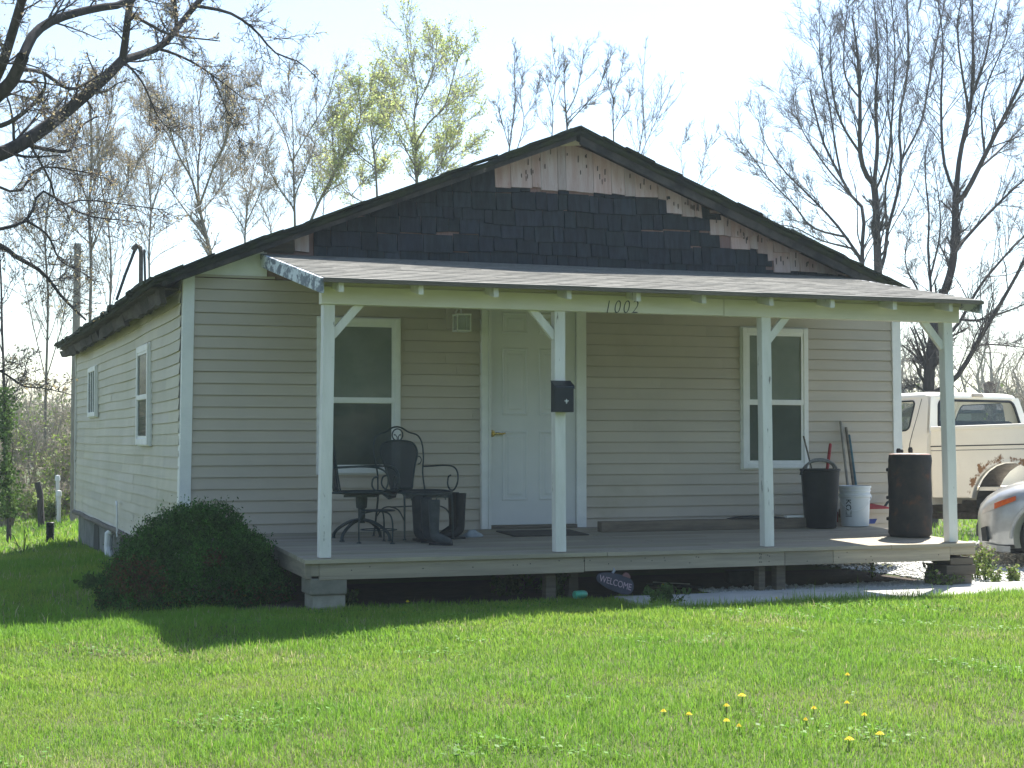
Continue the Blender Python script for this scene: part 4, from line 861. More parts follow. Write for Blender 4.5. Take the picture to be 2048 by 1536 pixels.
# ---- black bin with tools
p = on_floor(1641, 1056); z0 = floor_z(p[1]) + .002; bp = np.array([p[0], p[1], z0])
t = thing('plastic_bin', 'tall black plastic bin with looped rope handles on the porch deck', 'bin', tuple(bp))
b = MB(); b.lathe([(.0, .0), (.142, .0), (.148, .01), (.166, .30), (.182, .535), (.192, .54), (.192, .556), (.183, .558), (.176, .54), (.16, .3), (.14, .03), (.0, .03)], 36, caps=False); b.build('body', M['black'], t, smooth=True)
for s, hh in ((1, .10), (-1, .085)):
    b = MB(); b.tube([(.165 * math.cos(a), s * .035 * math.sin(a) - s * .03, .55 + hh * math.sin(a)) for a in np.linspace(0, math.pi, 16)], .011, 8); b.build('handle', mat('grey_rope', (.20, .20, .19), (.14, .14, .135), scale=40, rough=.8), t, smooth=True)
b = MB(); b.tube([(-.18, -.02, .55), (-.215, -.03, .54), (-.225, -.03, .50)], .014, 7); b.build('handle_lug', M['black'], t, smooth=True)
def stick(name, label, cat, top, foot_px, y_top, foot, r, m, extra=None):
    """pole from a pixel on plane y_top down to foot (3-D)"""
    a = on_y(top[0], top[1], y_top); f = np.array(foot); t = thing(name, label, cat, tuple(f)); d = a - f
    b = MB(); b.tube([tuple(d * s) for s in (0, .5, 1)], r, 9); b.build('shaft', m, t, smooth=True); return t, d
stick('fire_poker', 'thin dark grey rod leaning out of the black bin against the window', 'rod', (1607, 872), None, p[1] + .14, bp + np.array([.05, .0, .04]), .008, M['oldwood'])
M['red'] = mat('red_paint', (.35, .025, .025), (.22, .02, .02), scale=8, rough=.5)
t, d = stick('red_handled_tool', 'red handled tool standing up out of the black bin', 'tool', (1661, 887), None, p[1] + .12, bp + np.array([.03, .05, .04]), .009, M['oldwood'])
b = MB(); b.tube([tuple(d * s) for s in (.62, .75, .9, .985, 1.0)], [.014, .016, .016, .015, .01], 10); b.build('grip', M['red'], t, smooth=True)
# ---- white bucket with tools
p = on_floor(1710, 1052); z0 = floor_z(p[1]) + .002; wp = np.array([p[0], p[1], z0])
t = thing('bucket', 'white plastic bucket with dark vertical lettering holding long handled tools', 'bucket', tuple(wp))
M['bucket'] = mat('white_plastic', (.72, .75, .76), (.68, .71, .72), scale=6, rough=.4)
b = MB(); b.lathe([(.0, 0), (.128, 0), (.132, .008), (.143, .275), (.155, .28), (.155, .305), (.145, .31), (.146, .335), (.152, .337), (.152, .345), (.147, .348), (.148, .365), (.156, .367), (.156, .385), (.147, .387), (.142, .36), (.13, .02), (.0, .02)], 40, caps=False); b.build('body', M['bucket'], t, smooth=True)
va = math.atan2(CAM[1] - wp[1], CAM[0] - wp[0]); ang = va - rad(26)
for body, size, zz, da in (('KO', .075, .205, 0),):
    mt = Matrix.Rotation(ang + da, 4, 'Z') @ Matrix.Translation((.1385, 0, zz)) @ Matrix.Rotation(rad(90), 4, 'Z') @ Matrix.Rotation(rad(90), 4, 'X') @ Matrix.Rotation(rad(-90), 4, 'Z')
    text_mesh('lettering', body, size, M['iron'], t, mt, depth=.004)
b = MB()
for k in range(5): zz = .145 - .013 * k; b.add([(.1395 * math.cos(ang + q), .1395 * math.sin(ang + q), zz + h) for q, h in ((-.22, 0), (.24, 0), (.24, .005), (-.22, .005))], [(0, 1, 2, 3)])
b.build('label_lines', M['iron'], t, fix=False)
b = MB(); b.tube([(.158 * math.cos(a), .158 * math.sin(a), .29 - .14 * max(0, math.sin((a - va) + math.pi / 2)) ** 1.5) for a in np.linspace(va - math.pi / 2, va + math.pi / 2, 20)], .003, 6); b.build('handle', M['bucket'], t, smooth=True)
yw = -.035
M['ash'] = mat('grey_ash_handle', (.30, .28, .23), (.22, .20, .17), scale=8, stretch=(4, 4, .6), rough=.8); M['teal'] = mat('teal_paint', (.055, .14, .16), (.04, .10, .12), scale=8, rough=.5)
stick('rake_handle', 'pale grey wooden tool handle leaning on the wall out of the white bucket', 'tool handle', (1681, 843), None, yw, wp + np.array([-.01, .04, .03]), .014, M['ash'])
stick('shovel_handle', 'dark grey tool handle leaning on the wall out of the white bucket', 'tool handle', (1692, 855), None, yw, wp + np.array([.065, .05, .03]), .014, M['oldwood'])
stick('broom_handle', 'teal painted tool handle leaning on the wall out of the white bucket', 'tool handle', (1698, 870), None, yw - .005, wp + np.array([.085, .03, .03]), .014, M['teal'])
# ---- box, tarp and red tool by the bucket
q = on_floor(1768, 1046); zf = floor_z(q[1]); x0, x1 = on_y(1726, 1040, q[1])[0], 6.46
b = MB(); b.add([(x0 - .02 + .06 * math.sin(k), q[1] - .1 + .02 * math.sin(k * 2), zf) for k in (0,)] + [(x0 + .05, q[1] - .13, zf + .004), (x1, q[1] - .11, zf - .001), (x1, q[1] + .12, zf + .01), (x0, q[1] + .1, zf + .012), (x0 + .15, q[1] - .02, zf + .045), (x1 - .02, q[1] - .02, zf + .04)], [(1, 2, 6, 5), (5, 6, 3, 4), (1, 5, 4, 0), (2, 3, 6)])
tag(b.build('tarp', mat('blue_tarp', (.035, .10, .33), (.025, .075, .25), scale=10, rough=.5), None, loc=(x0, q[1], zf)), 'folded blue tarp under the cardboard box at the deck edge', 'tarp')
b = MB(); b.bx(x0 + .03, x1 - .01, q[1] + .0, q[1] + .2, zf + .05, zf + .135); cb = b.build('cardboard_box', mat('brown_card', (.33, .24, .14), (.27, .19, .11), scale=6, rough=.9), None, bevel=.003, loc=(x0, q[1], zf)); tag(cb, 'flat brown cardboard box on the blue tarp behind the white bucket', 'box')
b = MB(); z2 = zf + .136; R = []
for s, wd_, h in ((0, .03, .05), (.12, .045, .055), (.26, .04, .03), (.34, .012, .012)): R.append([(x0 + .02 + s, q[1] + .08 - wd_, z2), (x0 + .02 + s, q[1] + .08 + wd_, z2), (x0 + .02 + s, q[1] + .08 + wd_ * .7, z2 + h), (x0 + .02 + s, q[1] + .08 - wd_ * .7, z2 + h)])
b.rings(R); rt = b.build('car_jack', M['red'], None, bevel=.004, loc=(x0 + .02, q[1] + .08, z2)); tag(rt, 'red metal car jack lying on top of the cardboard box', 'jack')
b = MB(); b.tube([(.28, 0, .02), (.31, .0, .06), (.36, 0, .085), (.42, 0, .13)], .013, 8); b.build('handle', M['iron'], rt, smooth=True)
q2 = on_floor(1668, 1046); b = MB(); b.bx(q2[0] - .05, q2[0] + .07, q2[1] + .03, q2[1] + .14, floor_z(q2[1]) + .006, floor_z(q2[1]) + .11, .6); b.bx(q2[0] - .04, q2[0] + .06, q2[1] + .04, q2[1] + .13, floor_z(q2[1]) + .11, floor_z(q2[1]) + .2, (.9, .3, .3)); tag(b.build('tool_box', M['red'], None, bevel=.006, loc=tuple(q2)), 'dark red tool box hidden between the black bin and the white bucket', 'tool box')
# ---- old water tank beyond the deck end
wt = thing('water_tank', 'tall rusty black water heater tank standing at the end of the porch deck', 'tank', (6.275, -1.50, floor_z(-1.50) + .002))
M['tank'] = mat('rusty_black_tank', (.012, .012, .014), (.026, .022, .020), scale=7, rough=.75, bump=.25, bscale=40, c3=(.085, .034, .018), scale3=6, ramp3=(.54, .70))
M['tanktop'] = mat('sunlit_rusty_top', (.42, .36, .34), (.30, .16, .12), scale=9, rough=.7, c3=(.5, .5, .5), scale3=14)  # pale tone imitates sun on the black tank's top; specks are rust
R0 = .190; TH = .735; b = MB(); n = 40; R = []
for h in np.linspace(0, 1, 26):
    r = R0 - (.02 if h == 0 else 0) - .006 * sstep(.97, 1, h) + .003 * (abs(h - .5) < .02) + .003 * (abs(h - .93) < .02)
    R.append([((r + .0035 * math.sin(3 * a + h * 9) + .0025 * math.sin(7 * a - h * 21) + rng.normal(0, .0009)) * math.cos(a), (r + .0035 * math.sin(3 * a + h * 9) + rng.normal(0, .0009)) * math.sin(a), h * TH) for a in np.arange(n) * 2 * math.pi / n])
b.rings(R, caps=False); b.build('tank_body', M['tank'], wt, smooth='all')
b = MB(); b.lathe([(R0 - .007, TH - .001), (R0 - .012, TH + .006), (R0 - .03, TH + .008), (.08, TH + .012), (0, TH + .014)], 36, caps=False); b.build('tank_top', M['tanktop'], wt, smooth=True)
for a, r, h in ((2.3, .1, .04), (.9, .08, .05), (1.6, .13, .03)):
    b = MB(); b.lathe([(.02, 0), (.022, h * .6), (.014, h), (.0, h)], 8, (r * math.cos(a), r * math.sin(a), TH + .016), caps=False); b.build('pipe_fitting', M['tank'], wt, smooth=True)
for zz in (.16, .35, .60):
    b = MB(); a = va + rad(-88); b.lathe([(.018, 0), (.016, .02), (.0, .022)], 8, (0, 0, 0), axis='x', caps=False); o = b.build('side_valve', M['tank'], wt, smooth=True); o.rotation_euler = (0, 0, a); o.location = ((R0 - .002) * math.cos(a), (R0 - .002) * math.sin(a), zz)
# ================================================================== UNDER THE PORCH EDGE
yw_ = -2.16
q = on_ground(1238, 1190); y = q[1] + .05
ws = thing('welcome_sign', 'dark grey oval slate sign reading WELCOME leaning under the porch rim', 'sign', (q[0], -2.2, .02))
cx, cz = on_y(1231, 1165, -2.2)[0] - q[0], on_y(1231, 1165, -2.2)[2] - .02
mt = Matrix.Translation((cx, .0, cz)) @ Matrix.Rotation(rad(17), 4, 'Y') @ Matrix.Rotation(rad(-14), 4, 'X')
b = MB(); pts = [mt @ Vector((.165 * math.copysign(abs(math.cos(a)) ** .8, math.cos(a)), 0, .072 * math.copysign(abs(math.sin(a)) ** .8, math.sin(a)) + .01 * math.sin(2 * a))) for a in np.linspace(0, 2 * math.pi, 33)[:-1]]
b.prism(pts, (0, .022, 0)); M['slate'] = mat('dark_slate', (.04, .042, .06), (.03, .03, .042), scale=9, rough=.7, bump=.2, bscale=30); b.build('plaque', M['slate'], ws, bevel=.004)
text_mesh('lettering', 'WELCOME', .074, mat('pink_lettering', (.42, .32, .34), rough=.8), ws, mt @ Matrix.Translation((0, -.003, -.005)) @ Matrix.Rotation(rad(90), 4, 'X') @ Matrix.Scale(.80, 4, (1, 0, 0)), depth=.002)
b = MB()
for k in range(7):
    a = .2 + k * .45; L = .03; c, s = math.cos(a), math.sin(a); b.prism([mt @ Vector((.085 + x, -.004, .068 + z)) for x, z in ((0, 0), (c * L - s * .008, s * L + c * .008), (c * L * 1.3, s * L * 1.3), (c * L + s * .008, s * L - c * .008))], (0, .006, 0))
b.build('leaf_ornament', mat('rust_leaf', (.20, .10, .09), rough=.8), ws)
b = MB(); b.tube([mt @ Vector(p) for p in ((-.035, .01, .07), (-.025, .0, .092), (-.04, -.004, .112))], [.012, .011, .004], 8); b.build('bird_ornament', mat('pale_grey_figure', (.3, .31, .33), rough=.8), ws, smooth=True)
# drinks can
q = on_ground(1160, 1203); cn = thing('drinks_can', 'crumpled pale green drinks can lying in the grass before the porch', 'can', tuple(q + np.array([0, 0, .055])), rad(15))
b = MB(); b.lathe([(.0, -.058), (.024, -.058), (.032, -.05), (.033, .02), (.030, .045), (.024, .056), (.0, .056)], 20, axis='x', caps=False); b.build('body', mat('green_can', (.06, .42, .24), (.14, .5, .34), scale=12, rough=.35, metal=.3), cn, smooth=True)
b = MB(); b.lathe([(.0, .0565), (.0235, .0565), (.0245, .059), (.022, .0595)], 20, axis='x', caps=False); b.build('can_end', mat('bare_metal', (.6, .62, .6), rough=.3, metal=1), cn, smooth=True)
# black rods on the path end
q0, q1 = on_z(1292, 1171, .035), on_z(1408, 1175, .035)
rd = thing('black_rods', 'bundle of thin black metal rods lying across the path end', 'metal rods', tuple(q0)); b = MB(); d = q1 - q0
for k, (oy, oz, s) in enumerate(((0, 0, 1), (.06, .005, .84), (-.035, .006, .96))): b.bar((0 + .03 * k, oy, oz), (d[0] * s, d[1] * s + oy, oz), .018, .014)
b.build('rod', M['black'], rd)
b = MB(); b.bar((.09, .05, .022), (d[0] * .8, d[1] * .8 + .05, .022), .012, .006); b.build('pale_strip', M['paint'], rd)
# loose concrete block
q = on_ground(1492, 1168); b = MB(); b.bx(-.13, .13, -.09, .09, 0, .115); o = tag(b.build('concrete_block', mat('dark_block', (.10, .10, .105), (.075, .075, .08), scale=10, rough=.95, bump=.4, bscale=60), None, bevel=.012), 'loose dark grey concrete block on the gravel under the porch', 'block'); o.location = (q[0], q[1] + .1, q[2]); o.rotation_euler = (0, 0, rad(-12))
# ---- things on the side lawn
q = on_ground(100, 1086); pp = thing('drain_pipe_stub', 'short black corrugated pipe standing upright in the side lawn', 'pipe', tuple(q))
prof = []; hh = .30
for k in range(13): prof += [(.052, hh * k / 13), (.060, hh * (k + .3) / 13), (.060, hh * (k + .6) / 13), (.052, hh * (k + .9) / 13)]
b = MB(); b.lathe(prof + [(.045, hh), (.045, .02)], 20, caps=False); b.build('pipe_wall', M['black'], pp, smooth=True)
q = at_depth(80, 1030, 29); b = MB(); zg = float(ground(q[0], q[1])); b.tube([(q[0] + .03, q[1], zg - .1), (q[0], q[1], zg + .6), (q[0] - .05, q[1], on_y(74, 965, q[1])[2])], [.06, .058, .055], 8); tag(b.build('fence_post', M['bark'], None, smooth=True, loc=(q[0], q[1], zg)), 'weathered wooden fence post standing before the brush', 'fence post')
for px, y0, y1, dp, lab in ((115, 956, 985, 31, 'white plastic pipe with a capped top, taller of two in the brush'), (118, 987, 1008, 30, 'white plastic pipe with a capped top, shorter of two in the brush')):
    q = at_depth(px, 1000, dp); zg = float(ground(q[0], q[1])); zt_ = on_y(px, y0, q[1])[2]; t = thing('vent_pipe', lab, 'pipe', (q[0], q[1], zg))
    b = MB(); b.tube([(0, 0, 0), (0, 0, zt_ - zg)], .036, 10); b.build('pipe_wall', M['paint'], t, smooth=True); b = MB(); b.lathe([(.0, .06), (.04, .05), (.05, 0), (.05, -.05)], 12, (0, 0, zt_ - zg), caps=False); b.build('cap', M['white'], t, smooth=True)
# ================================================================== VEHICLES
def rr(w_, h_, r, n=6):
    """rounded rectangle, 4 (n + 1) points, centred"""
    out = []
    for cx, cy, a0 in ((w_ / 2 - r, h_ / 2 - r, 0), (-w_ / 2 + r, h_ / 2 - r, 90), (-w_ / 2 + r, -h_ / 2 + r, 180), (w_ / 2 - r, -h_ / 2 + r, 270)):
        for k in range(n + 1): a = rad(a0 + 90 * k / n); out.append((cx + r * math.cos(a), cy + r * math.sin(a)))
    return out
def framed(outer, inner, d, f):
    """flat panel with one opening; f maps (u, v) to 3-D, d is its thickness"""
    b = MB(); n = len(outer); d = Vector(d); O = [Vector(f(*p)) for p in outer]; I = [Vector(f(*p)) for p in inner]
    V = O + I + [p + d for p in O] + [p + d for p in I]; F = []
    for k in range(n):
        j = (k + 1) % n; F += [(k, j, n + j, n + k), (2 * n + k, 3 * n + k, 3 * n + j, 2 * n + j), (k, 2 * n + k, 2 * n + j, j), (n + k, n + j, 3 * n + j, 3 * n + k)]
    return b.add(V, F)
def wheel(parent, x, y, r, wdt, side, rimmat, name='wheel'):
    wl = bpy.data.objects.new(name, None); COL.objects.link(wl); wl.parent = parent; wl.location = (x, y, r)
    s = side; h = wdt / 2
    b = MB(); b.lathe([(r * .62, -h), (r * .80, -h * 1.02), (r * .94, -h * .9), (r, -h * .62), (r, h * .62), (r * .94, h * .9), (r * .80, h * 1.02), (r * .62, h)], 40, axis='y', caps=False); b.build('tyre', M['tyre'], wl, smooth=True)
    b = MB(); prof = [(r * .64, h * .95), (r * .60, h * .99), (r * .56, h * .6), (r * .34, h * .45), (r * .2, h * .62), (r * .1, h * .62), (0, h * .6)]
    b.lathe([(p, q * s) for p, q in prof], 32, axis='y', caps=False); b.lathe([(r * .63, -h * .9), (r * .63, h * .9)], 32, axis='y', caps=False); rim = b.build('rim', rimmat, wl, smooth=True)
    return wl
M['tyre'] = mat('tyre_rubber', (.018, .018, .019), (.028, .027, .026), scale=20, rough=.9)
M['steelrim'] = mat('dull_steel', (.35, .35, .34), rough=.45, metal=.7)
M['chrome'] = mat('worn_chrome', (.55, .55, .53), rough=.2, metal=1)
M['autoglass'] = glass_mat('car_glass', (.03, .05, .055), .62, .02)
M['seat'] = mat('dark_seat', (.05, .05, .05), rough=.9)
def rusty(name, base, cx, cz, r):
    m = mat(name, base, tuple(v * .94 for v in base), scale=1.5, rough=.42, spec=.4, coat=.15); N, L = m.node_tree.nodes, m.node_tree.links; p = N['Principled BSDF']; src = p.inputs['Base Color'].links[0].from_socket
    tc = N.new('ShaderNodeTexCoord'); sx = N.new('ShaderNodeSeparateXYZ'); L.new(tc.outputs['Object'], sx.inputs[0])
    def mth(op, a, b_=None, c=None):
        n = N.new('ShaderNodeMath'); n.operation = op
        for k, v in enumerate((a, b_, c)):
            if v is None: continue
            if hasattr(v, 'is_output'): L.new(v, n.inputs[k])
            else: n.inputs[k].default_value = v
        return n.outputs[0]
    dx = mth('ADD', sx.outputs[0], -cx); dz = mth('ADD', sx.outputs[2], -cz)
    dist = mth('SQRT', mth('ADD', mth('MULTIPLY', dx, dx), mth('MULTIPLY', dz, dz))); ring = mth('ABSOLUTE', mth('ADD', dist, -(r + .045)))
    near = mth('SUBTRACT', 1.0, mth('DIVIDE', ring, .13)); low = mth('DIVIDE', mth('SUBTRACT', .80, sx.outputs[2]), .5)
    nz = N.new('ShaderNodeTexNoise'); nz.inputs['Scale'].default_value = 7; nz.inputs['Detail'].default_value = 9; nz.inputs['Roughness'].default_value = .7; L.new(tc.outputs['Object'], nz.inputs['Vector'])
    up = mth('MULTIPLY', mth('GREATER_THAN', sx.outputs[2], cz + .22), .10)
    fac = mth('ADD', mth('ADD', mth('MULTIPLY', mth('MAXIMUM', near, mth('MULTIPLY', low, .42)), .42), mth('MULTIPLY', mth('ADD', nz.outputs['Fac'], -.5), 1.5)), up)
    cr = N.new('ShaderNodeMapRange'); cr.inputs[1].default_value = .42; cr.inputs[2].default_value = .52; L.new(fac, cr.inputs[0])
    rc = N.new('ShaderNodeMix'); rc.data_type = 'RGBA'; L.new(nz.outputs['Fac'], rc.inputs[0]); rc.inputs[6].default_value = (.10, .035, .012, 1); rc.inputs[7].default_value = (.34, .17, .06, 1)
    mx = N.new('ShaderNodeMix'); mx.data_type = 'RGBA'; L.new(cr.outputs[0], mx.inputs[0]); L.new(src, mx.inputs[6]); L.new(rc.outputs[2], mx.inputs[7]); L.new(mx.outputs[2], p.inputs['Base Color']); return m
CREAM = (.90, .86, .74)
M['cream'] = mat('cream_paint', CREAM, (.86, .82, .70), scale=2, rough=.35, spec=.45, coat=.2)
M['cream_rust'] = rusty('rusty_cream_paint', CREAM, -1.05, .52, .47)
HT = math.atan2(.956, -.29)
lf = np.array([-math.sin(HT), math.cos(HT), 0]); cr_ = at_depth(1861, 890, 18.3)
org = cr_ - .99 * lf
tk = thing('pickup_truck', 'old cream pickup truck with rust around its rear wheel arch, parked beside the house', 'truck', (org[0], org[1], .03)); tk.rotation_euler = (0, rad(1.3), HT)
# bed side panels with wheel openings
def bed_side(y, s):
    X0, X1, zb, zt_, cx, cz, ra = -2.15, -.03, .60, 1.37, -1.05, .52, .47
    arc_ = [(cx + ra * 1.02 * math.cos(a), cz + ra * math.sin(a)) for a in np.linspace(math.pi - .17, .17, 22)]
    arc_[0] = (arc_[0][0], zb); arc_[-1] = (arc_[-1][0], zb)
    poly = [(X0, zb)] + arc_ + [(X1, zb), (X1, zt_), (X0, zt_)]
    b = MB(); n = len(poly); prof = lambda z: .0 if z > .7 else .03
    b.prism([(x, y, z) for x, z in poly], (0, -.05 * s, 0)); o = b.build('bed_side', M['cream_rust'], tk, bevel=.012)
    b = MB(); lip = []
    for (x, z) in arc_: dx, dz = x - cx, z - cz; l = math.hypot(dx, dz); lip.append(((x, z), (x + dx / l * .035, z + dz / l * .035)))
    for (a0, a1), (b0, b1) in zip(lip[:-1], lip[1:]): b.add([(a0[0], y + .012 * s, a0[1]), (a1[0], y + .003 * s, a1[1]), (b1[0], y + .003 * s, b1[1]), (b0[0], y + .012 * s, b0[1]), (a0[0], y - .05 * s, a0[1]), (b0[0], y - .05 * s, b0[1])], [(0, 1, 2, 3), (0, 3, 5, 4)])
    b.build('arch_lip', M['cream_rust'], o, smooth=True, fix=False)
    b = MB(); b.bx(X0, X1, y - .09 * s if s > 0 else y - .012, y + .012 if s > 0 else y + .09, zt_ - .02, zt_ + .03); b.build('rail', M['cream'], o, bevel=.015)
    for zz, h in ((1.17, .012), (1.125, .006)):
        b = MB(); b.bx(X0, X1, min(y, y + .004 * s), max(y, y + .004 * s), zz, zz + h); b.build('stripe', M['black'], o)
    b = MB(); b.bx(-.42, -.28, min(y, y + .003 * s), max(y, y + .003 * s), .86, 1.02); b.build('fuel_flap', M['cream'], o, bevel=.003)
    b = MB(); R = []
    for k, a in enumerate(np.linspace(math.pi + .1, -.1, 14)): R.append([(cx + (ra - .01) * math.cos(a), y - .05 * s, cz + (ra - .01) * math.sin(a)), (cx + (ra - .01) * math.cos(a), y - .42 * s, cz + (ra - .01) * math.sin(a))])
    for (p0, p1), (q0, q1) in zip(R[:-1], R[1:]): b.add([p0, p1, q1, q0], [(0, 1, 2, 3)])
    b.build('wheel_well', M['rotwood'], o, fix=False)
bed_side(.99, 1); bed_side(-.99, -1)
b = MB(); b.bx(-2.13, -.05, -.93, .93, .68, .72); b.bx(-.10, -.04, -.93, .93, .72, 1.34); b.bx(-2.15, -2.10, -.93, .93, .64, 1.35); b.build('bed_floor', M['cream'], tk)
b = MB(); b.bx(-2.3, -2.17, -.95, .95, .48, .62); b.build('rear_bumper', M['chrome'], tk, bevel=.02)
b = MB(); b.bx(-2.1, 2.6, -.42, -.34, .42, .56); b.bx(-2.1, 2.6, .34, .42, .42, .56); b.bx(-1.12, -.98, -.8, .8, .30, .42); b.tube([(-2.0, .55, .42), (-1.3, .6, .4), (.4, .5, .38)], .04, 8); b.build('chassis', M['rotwood'], tk)
# cab
b = MB(); sec = []
for x, w_, zt_ in ((.0, .95, 1.33), (.03, .985, 1.345), (.6, .99, 1.35), (1.25, .985, 1.345), (1.32, .97, 1.30)):
    sec.append([(x, -w_, .52), (x, -w_ - .012, .9), (x, -w_ + .01, 1.24), (x, -w_ + .05, zt_), (x, w_ - .05, zt_), (x, w_ - .01, 1.24), (x, w_ + .012, .9), (x, w_, .52)])
b.rings(sec); cab = b.build('cab', M['cream'], tk, smooth=True)
ZB, ZR = 1.33, 1.745
def cabw(z): return .945 - (z - ZB) / (ZR - ZB) * .125
def rearp(u, v): z = (ZB + ZR) / 2 + v; return (.02 + (z - ZB) * .16, -u * cabw(z) / .90, z)
outer = rr(1.80, ZR - ZB + .02, .015); inner = rr(1.50, .345, .075); fr = framed(outer, inner, (.035, 0, 0), rearp).build('rear_panel', M['cream'], cab, smooth=True)
b = MB(); b.tube([rearp(*p) for p in inner], .016, 6, closed=True); b.build('window_seal', M['black'], fr, smooth=True)
b = MB(); b.add([Vector(rearp(*p)) + Vector((.012, 0, 0)) for p in inner], [tuple(range(len(inner)))]); b.build('rear_glass', M['autoglass'], fr)
for s in (-1, 1):
    def sidep(u, v, s=s): z = (ZB + ZR) / 2 + v; t = (z - ZB) / (ZR - ZB); x0, x1 = .02 + t * .07, 1.30 - t * .34; return (x0 + (u + .5) * (x1 - x0), s * cabw(z) * (1.0), z)
    outer = rr(1.0, ZR - ZB + .02, .01); inner = [(p[0] + .09, p[1]) for p in rr(.70, .34, .05)]
    sp = framed(outer, inner, (0, -.035 * s, 0), sidep).build('side_panel', M['cream'], cab, smooth=True)
    b = MB(); b.tube([sidep(*p) for p in inner], .011, 6, closed=True); b.build('window_seal', M['black'], sp, smooth=True)
    b = MB(); b.add([Vector(sidep(*p)) + Vector((0, -.012 * s, 0)) for p in inner], [tuple(range(len(inner)))]); b.build('side_glass', M['autoglass'], sp)
    b = MB(); b.tube([sidep(-.36, .19), sidep(-.335, 0), sidep(-.31, -.2), (.27, s * .992, 1.2), (.26, s * 1.002, .9), (.26, s * .995, .56)], .0045, 5); b.build('door_seam', M['black'], sp)
    b = MB(); b.bx(.38, .54, min(s * .995, s * 1.02), max(s * .995, s * 1.02), 1.16, 1.20); b.build('door_handle', M['chrome'], cab, bevel=.006)
    b = MB(); b.bx(1.15, 1.2, min(s * 1.0, s * 1.16), max(s * 1.0, s * 1.16), 1.32, 1.35); b.bx(1.12, 1.18, min(s * 1.10, s * 1.26), max(s * 1.10, s * 1.26), 1.28, 1.46); b.build('mirror', M['black'], cab, bevel=.01)
def windp(u, v): z = (ZB + ZR) / 2 + v; t = (z - ZB) / (ZR - ZB); return (1.31 - t * .36, -u * cabw(z) / .90, z)
outer = rr(1.80, ZR - ZB + .02, .015); inner = rr(1.62, .36, .05); ws_ = framed(outer, inner, (-.03, 0, 0), windp).build('windscreen_frame', M['cream'], cab, smooth=True)
b = MB(); b.add([Vector(windp(*p)) - Vector((.012, 0, 0)) for p in inner], [tuple(range(len(inner)))]); b.build('windscreen', M['autoglass'], ws_)
b = MB(); R = []
for z, g in ((ZR - .01, 0), (ZR + .02, .004), (ZR + .045, .03), (ZR + .062, .10), (ZR + .07, .22)):
    x0, x1, wy = .065 + g, .98 - g, .825 - g; R.append([(x0 + (x1 - x0) * (u / 1.0 + .5), v * 2 * wy, z) for u, v in rr(1, 1, .12)])
b.rings(R); b.build('roof', M['cream'], cab, smooth=True)
b = MB(); b.prism([(.075, -.10, ZR + .012), (.075, .10, ZR + .012), (.085, .09, ZR + .05), (.085, -.09, ZR + .05)], (-.03, 0, 0)); b.build('cargo_lamp', mat('lamp_lens', (.5, .42, .32), rough=.3), cab, bevel=.004)
b = MB(); b.bx(.12, .30, -.78, .78, .7, 1.48); b.bx(.30, .75, -.78, .78, .7, .86); b.build('bench_seat', M['seat'], cab, bevel=.05)
b = MB(); b.tube([(.95, .38 + .19 * math.cos(t), 1.2 + .19 * math.sin(t)) for t in np.linspace(0, 2 * math.pi, 22)[:-1]], .014, 6, closed=True); b.build('steering_wheel', M['black'], cab)
# front end
b = MB(); sec = []
for x, w_, zt_, zl in ((1.32, .97, 1.24, .52), (1.4, .985, 1.24, .5), (2.0, .985, 1.20, .95), (2.55, .98, 1.17, .5), (2.78, .96, 1.15, .5), (2.84, .93, 1.10, .52)): sec.append([(x, -w_, max(zl, .55)), (x, -w_, 1.0), (x, -w_ + .06, zt_), (x, 0, zt_ + .04), (x, w_ - .06, zt_), (x, w_, 1.0), (x, w_, max(zl, .55))])
b.rings(sec); b.build('hood', M['cream'], tk, smooth=True)
b = MB(); b.bx(2.842, 2.87, -.62, .62, .72, 1.0); b.build('grille', M['black'], tk, bevel=.01)
for s in (-1, 1): b = MB(); b.bx(2.842, 2.875, s * .78 - .1, s * .78 + .1, .8, .97); b.build('headlight', M['lampglass'], tk, bevel=.01)
b = MB(); b.bx(2.88, 3.0, -.97, .97, .46, .64); b.build('front_bumper', M['chrome'], tk, bevel=.02)
for x in (-1.05, 2.02):
    for s in (-1, 1): wheel(tk, x, s * .83, .365, .22, s, M['steelrim'])
# ---- silver car, nose by the porch end
HC = math.atan2(.60, -.80); lf = np.array([-math.sin(HC), math.cos(HC), 0]); fw_ = np.array([math.cos(HC), math.sin(HC), 0])
wc = at_depth(2106, 1100, 15.95); org = wc - 1.32 * fw_ - .80 * lf
car = thing('parked_car', 'silver car with an amber wraparound headlamp, nosing in on the white gravel', 'car', (org[0], org[1], .0), HC)
M['silver'] = mat('silver_paint', (.40, .41, .41), rough=.35, metal=.45, spec=.5, coat=.6); M['bumperlip'] = mat('pale_bumper', (.42, .42, .40), rough=.5)
b = MB(); st = [(2.17, .40, .30, .50, .52), (2.14, .58, .235, .53, .60), (2.06, .70, .20, .56, .68), (1.92, .79, .19, .60, .76), (1.70, .835, .20, .66, .83), (1.32, .85, .22, .70, .89), (.95, .855, .22, .72, .93), (.7, .86, .2, .73, .95), (0, .86, .2, .74, .96), (-.9, .86, .2, .76, .98), (-1.35, .85, .22, .78, 1.0), (-1.8, .83, .24, .78, 1.01), (-2.05, .78, .28, .76, .98), (-2.16, .66, .34, .7, .9)]
st = [(1.32 + (x - 1.32) * .84 if x > 1.32 else x, *r_) for x, *r_ in st]
S = []
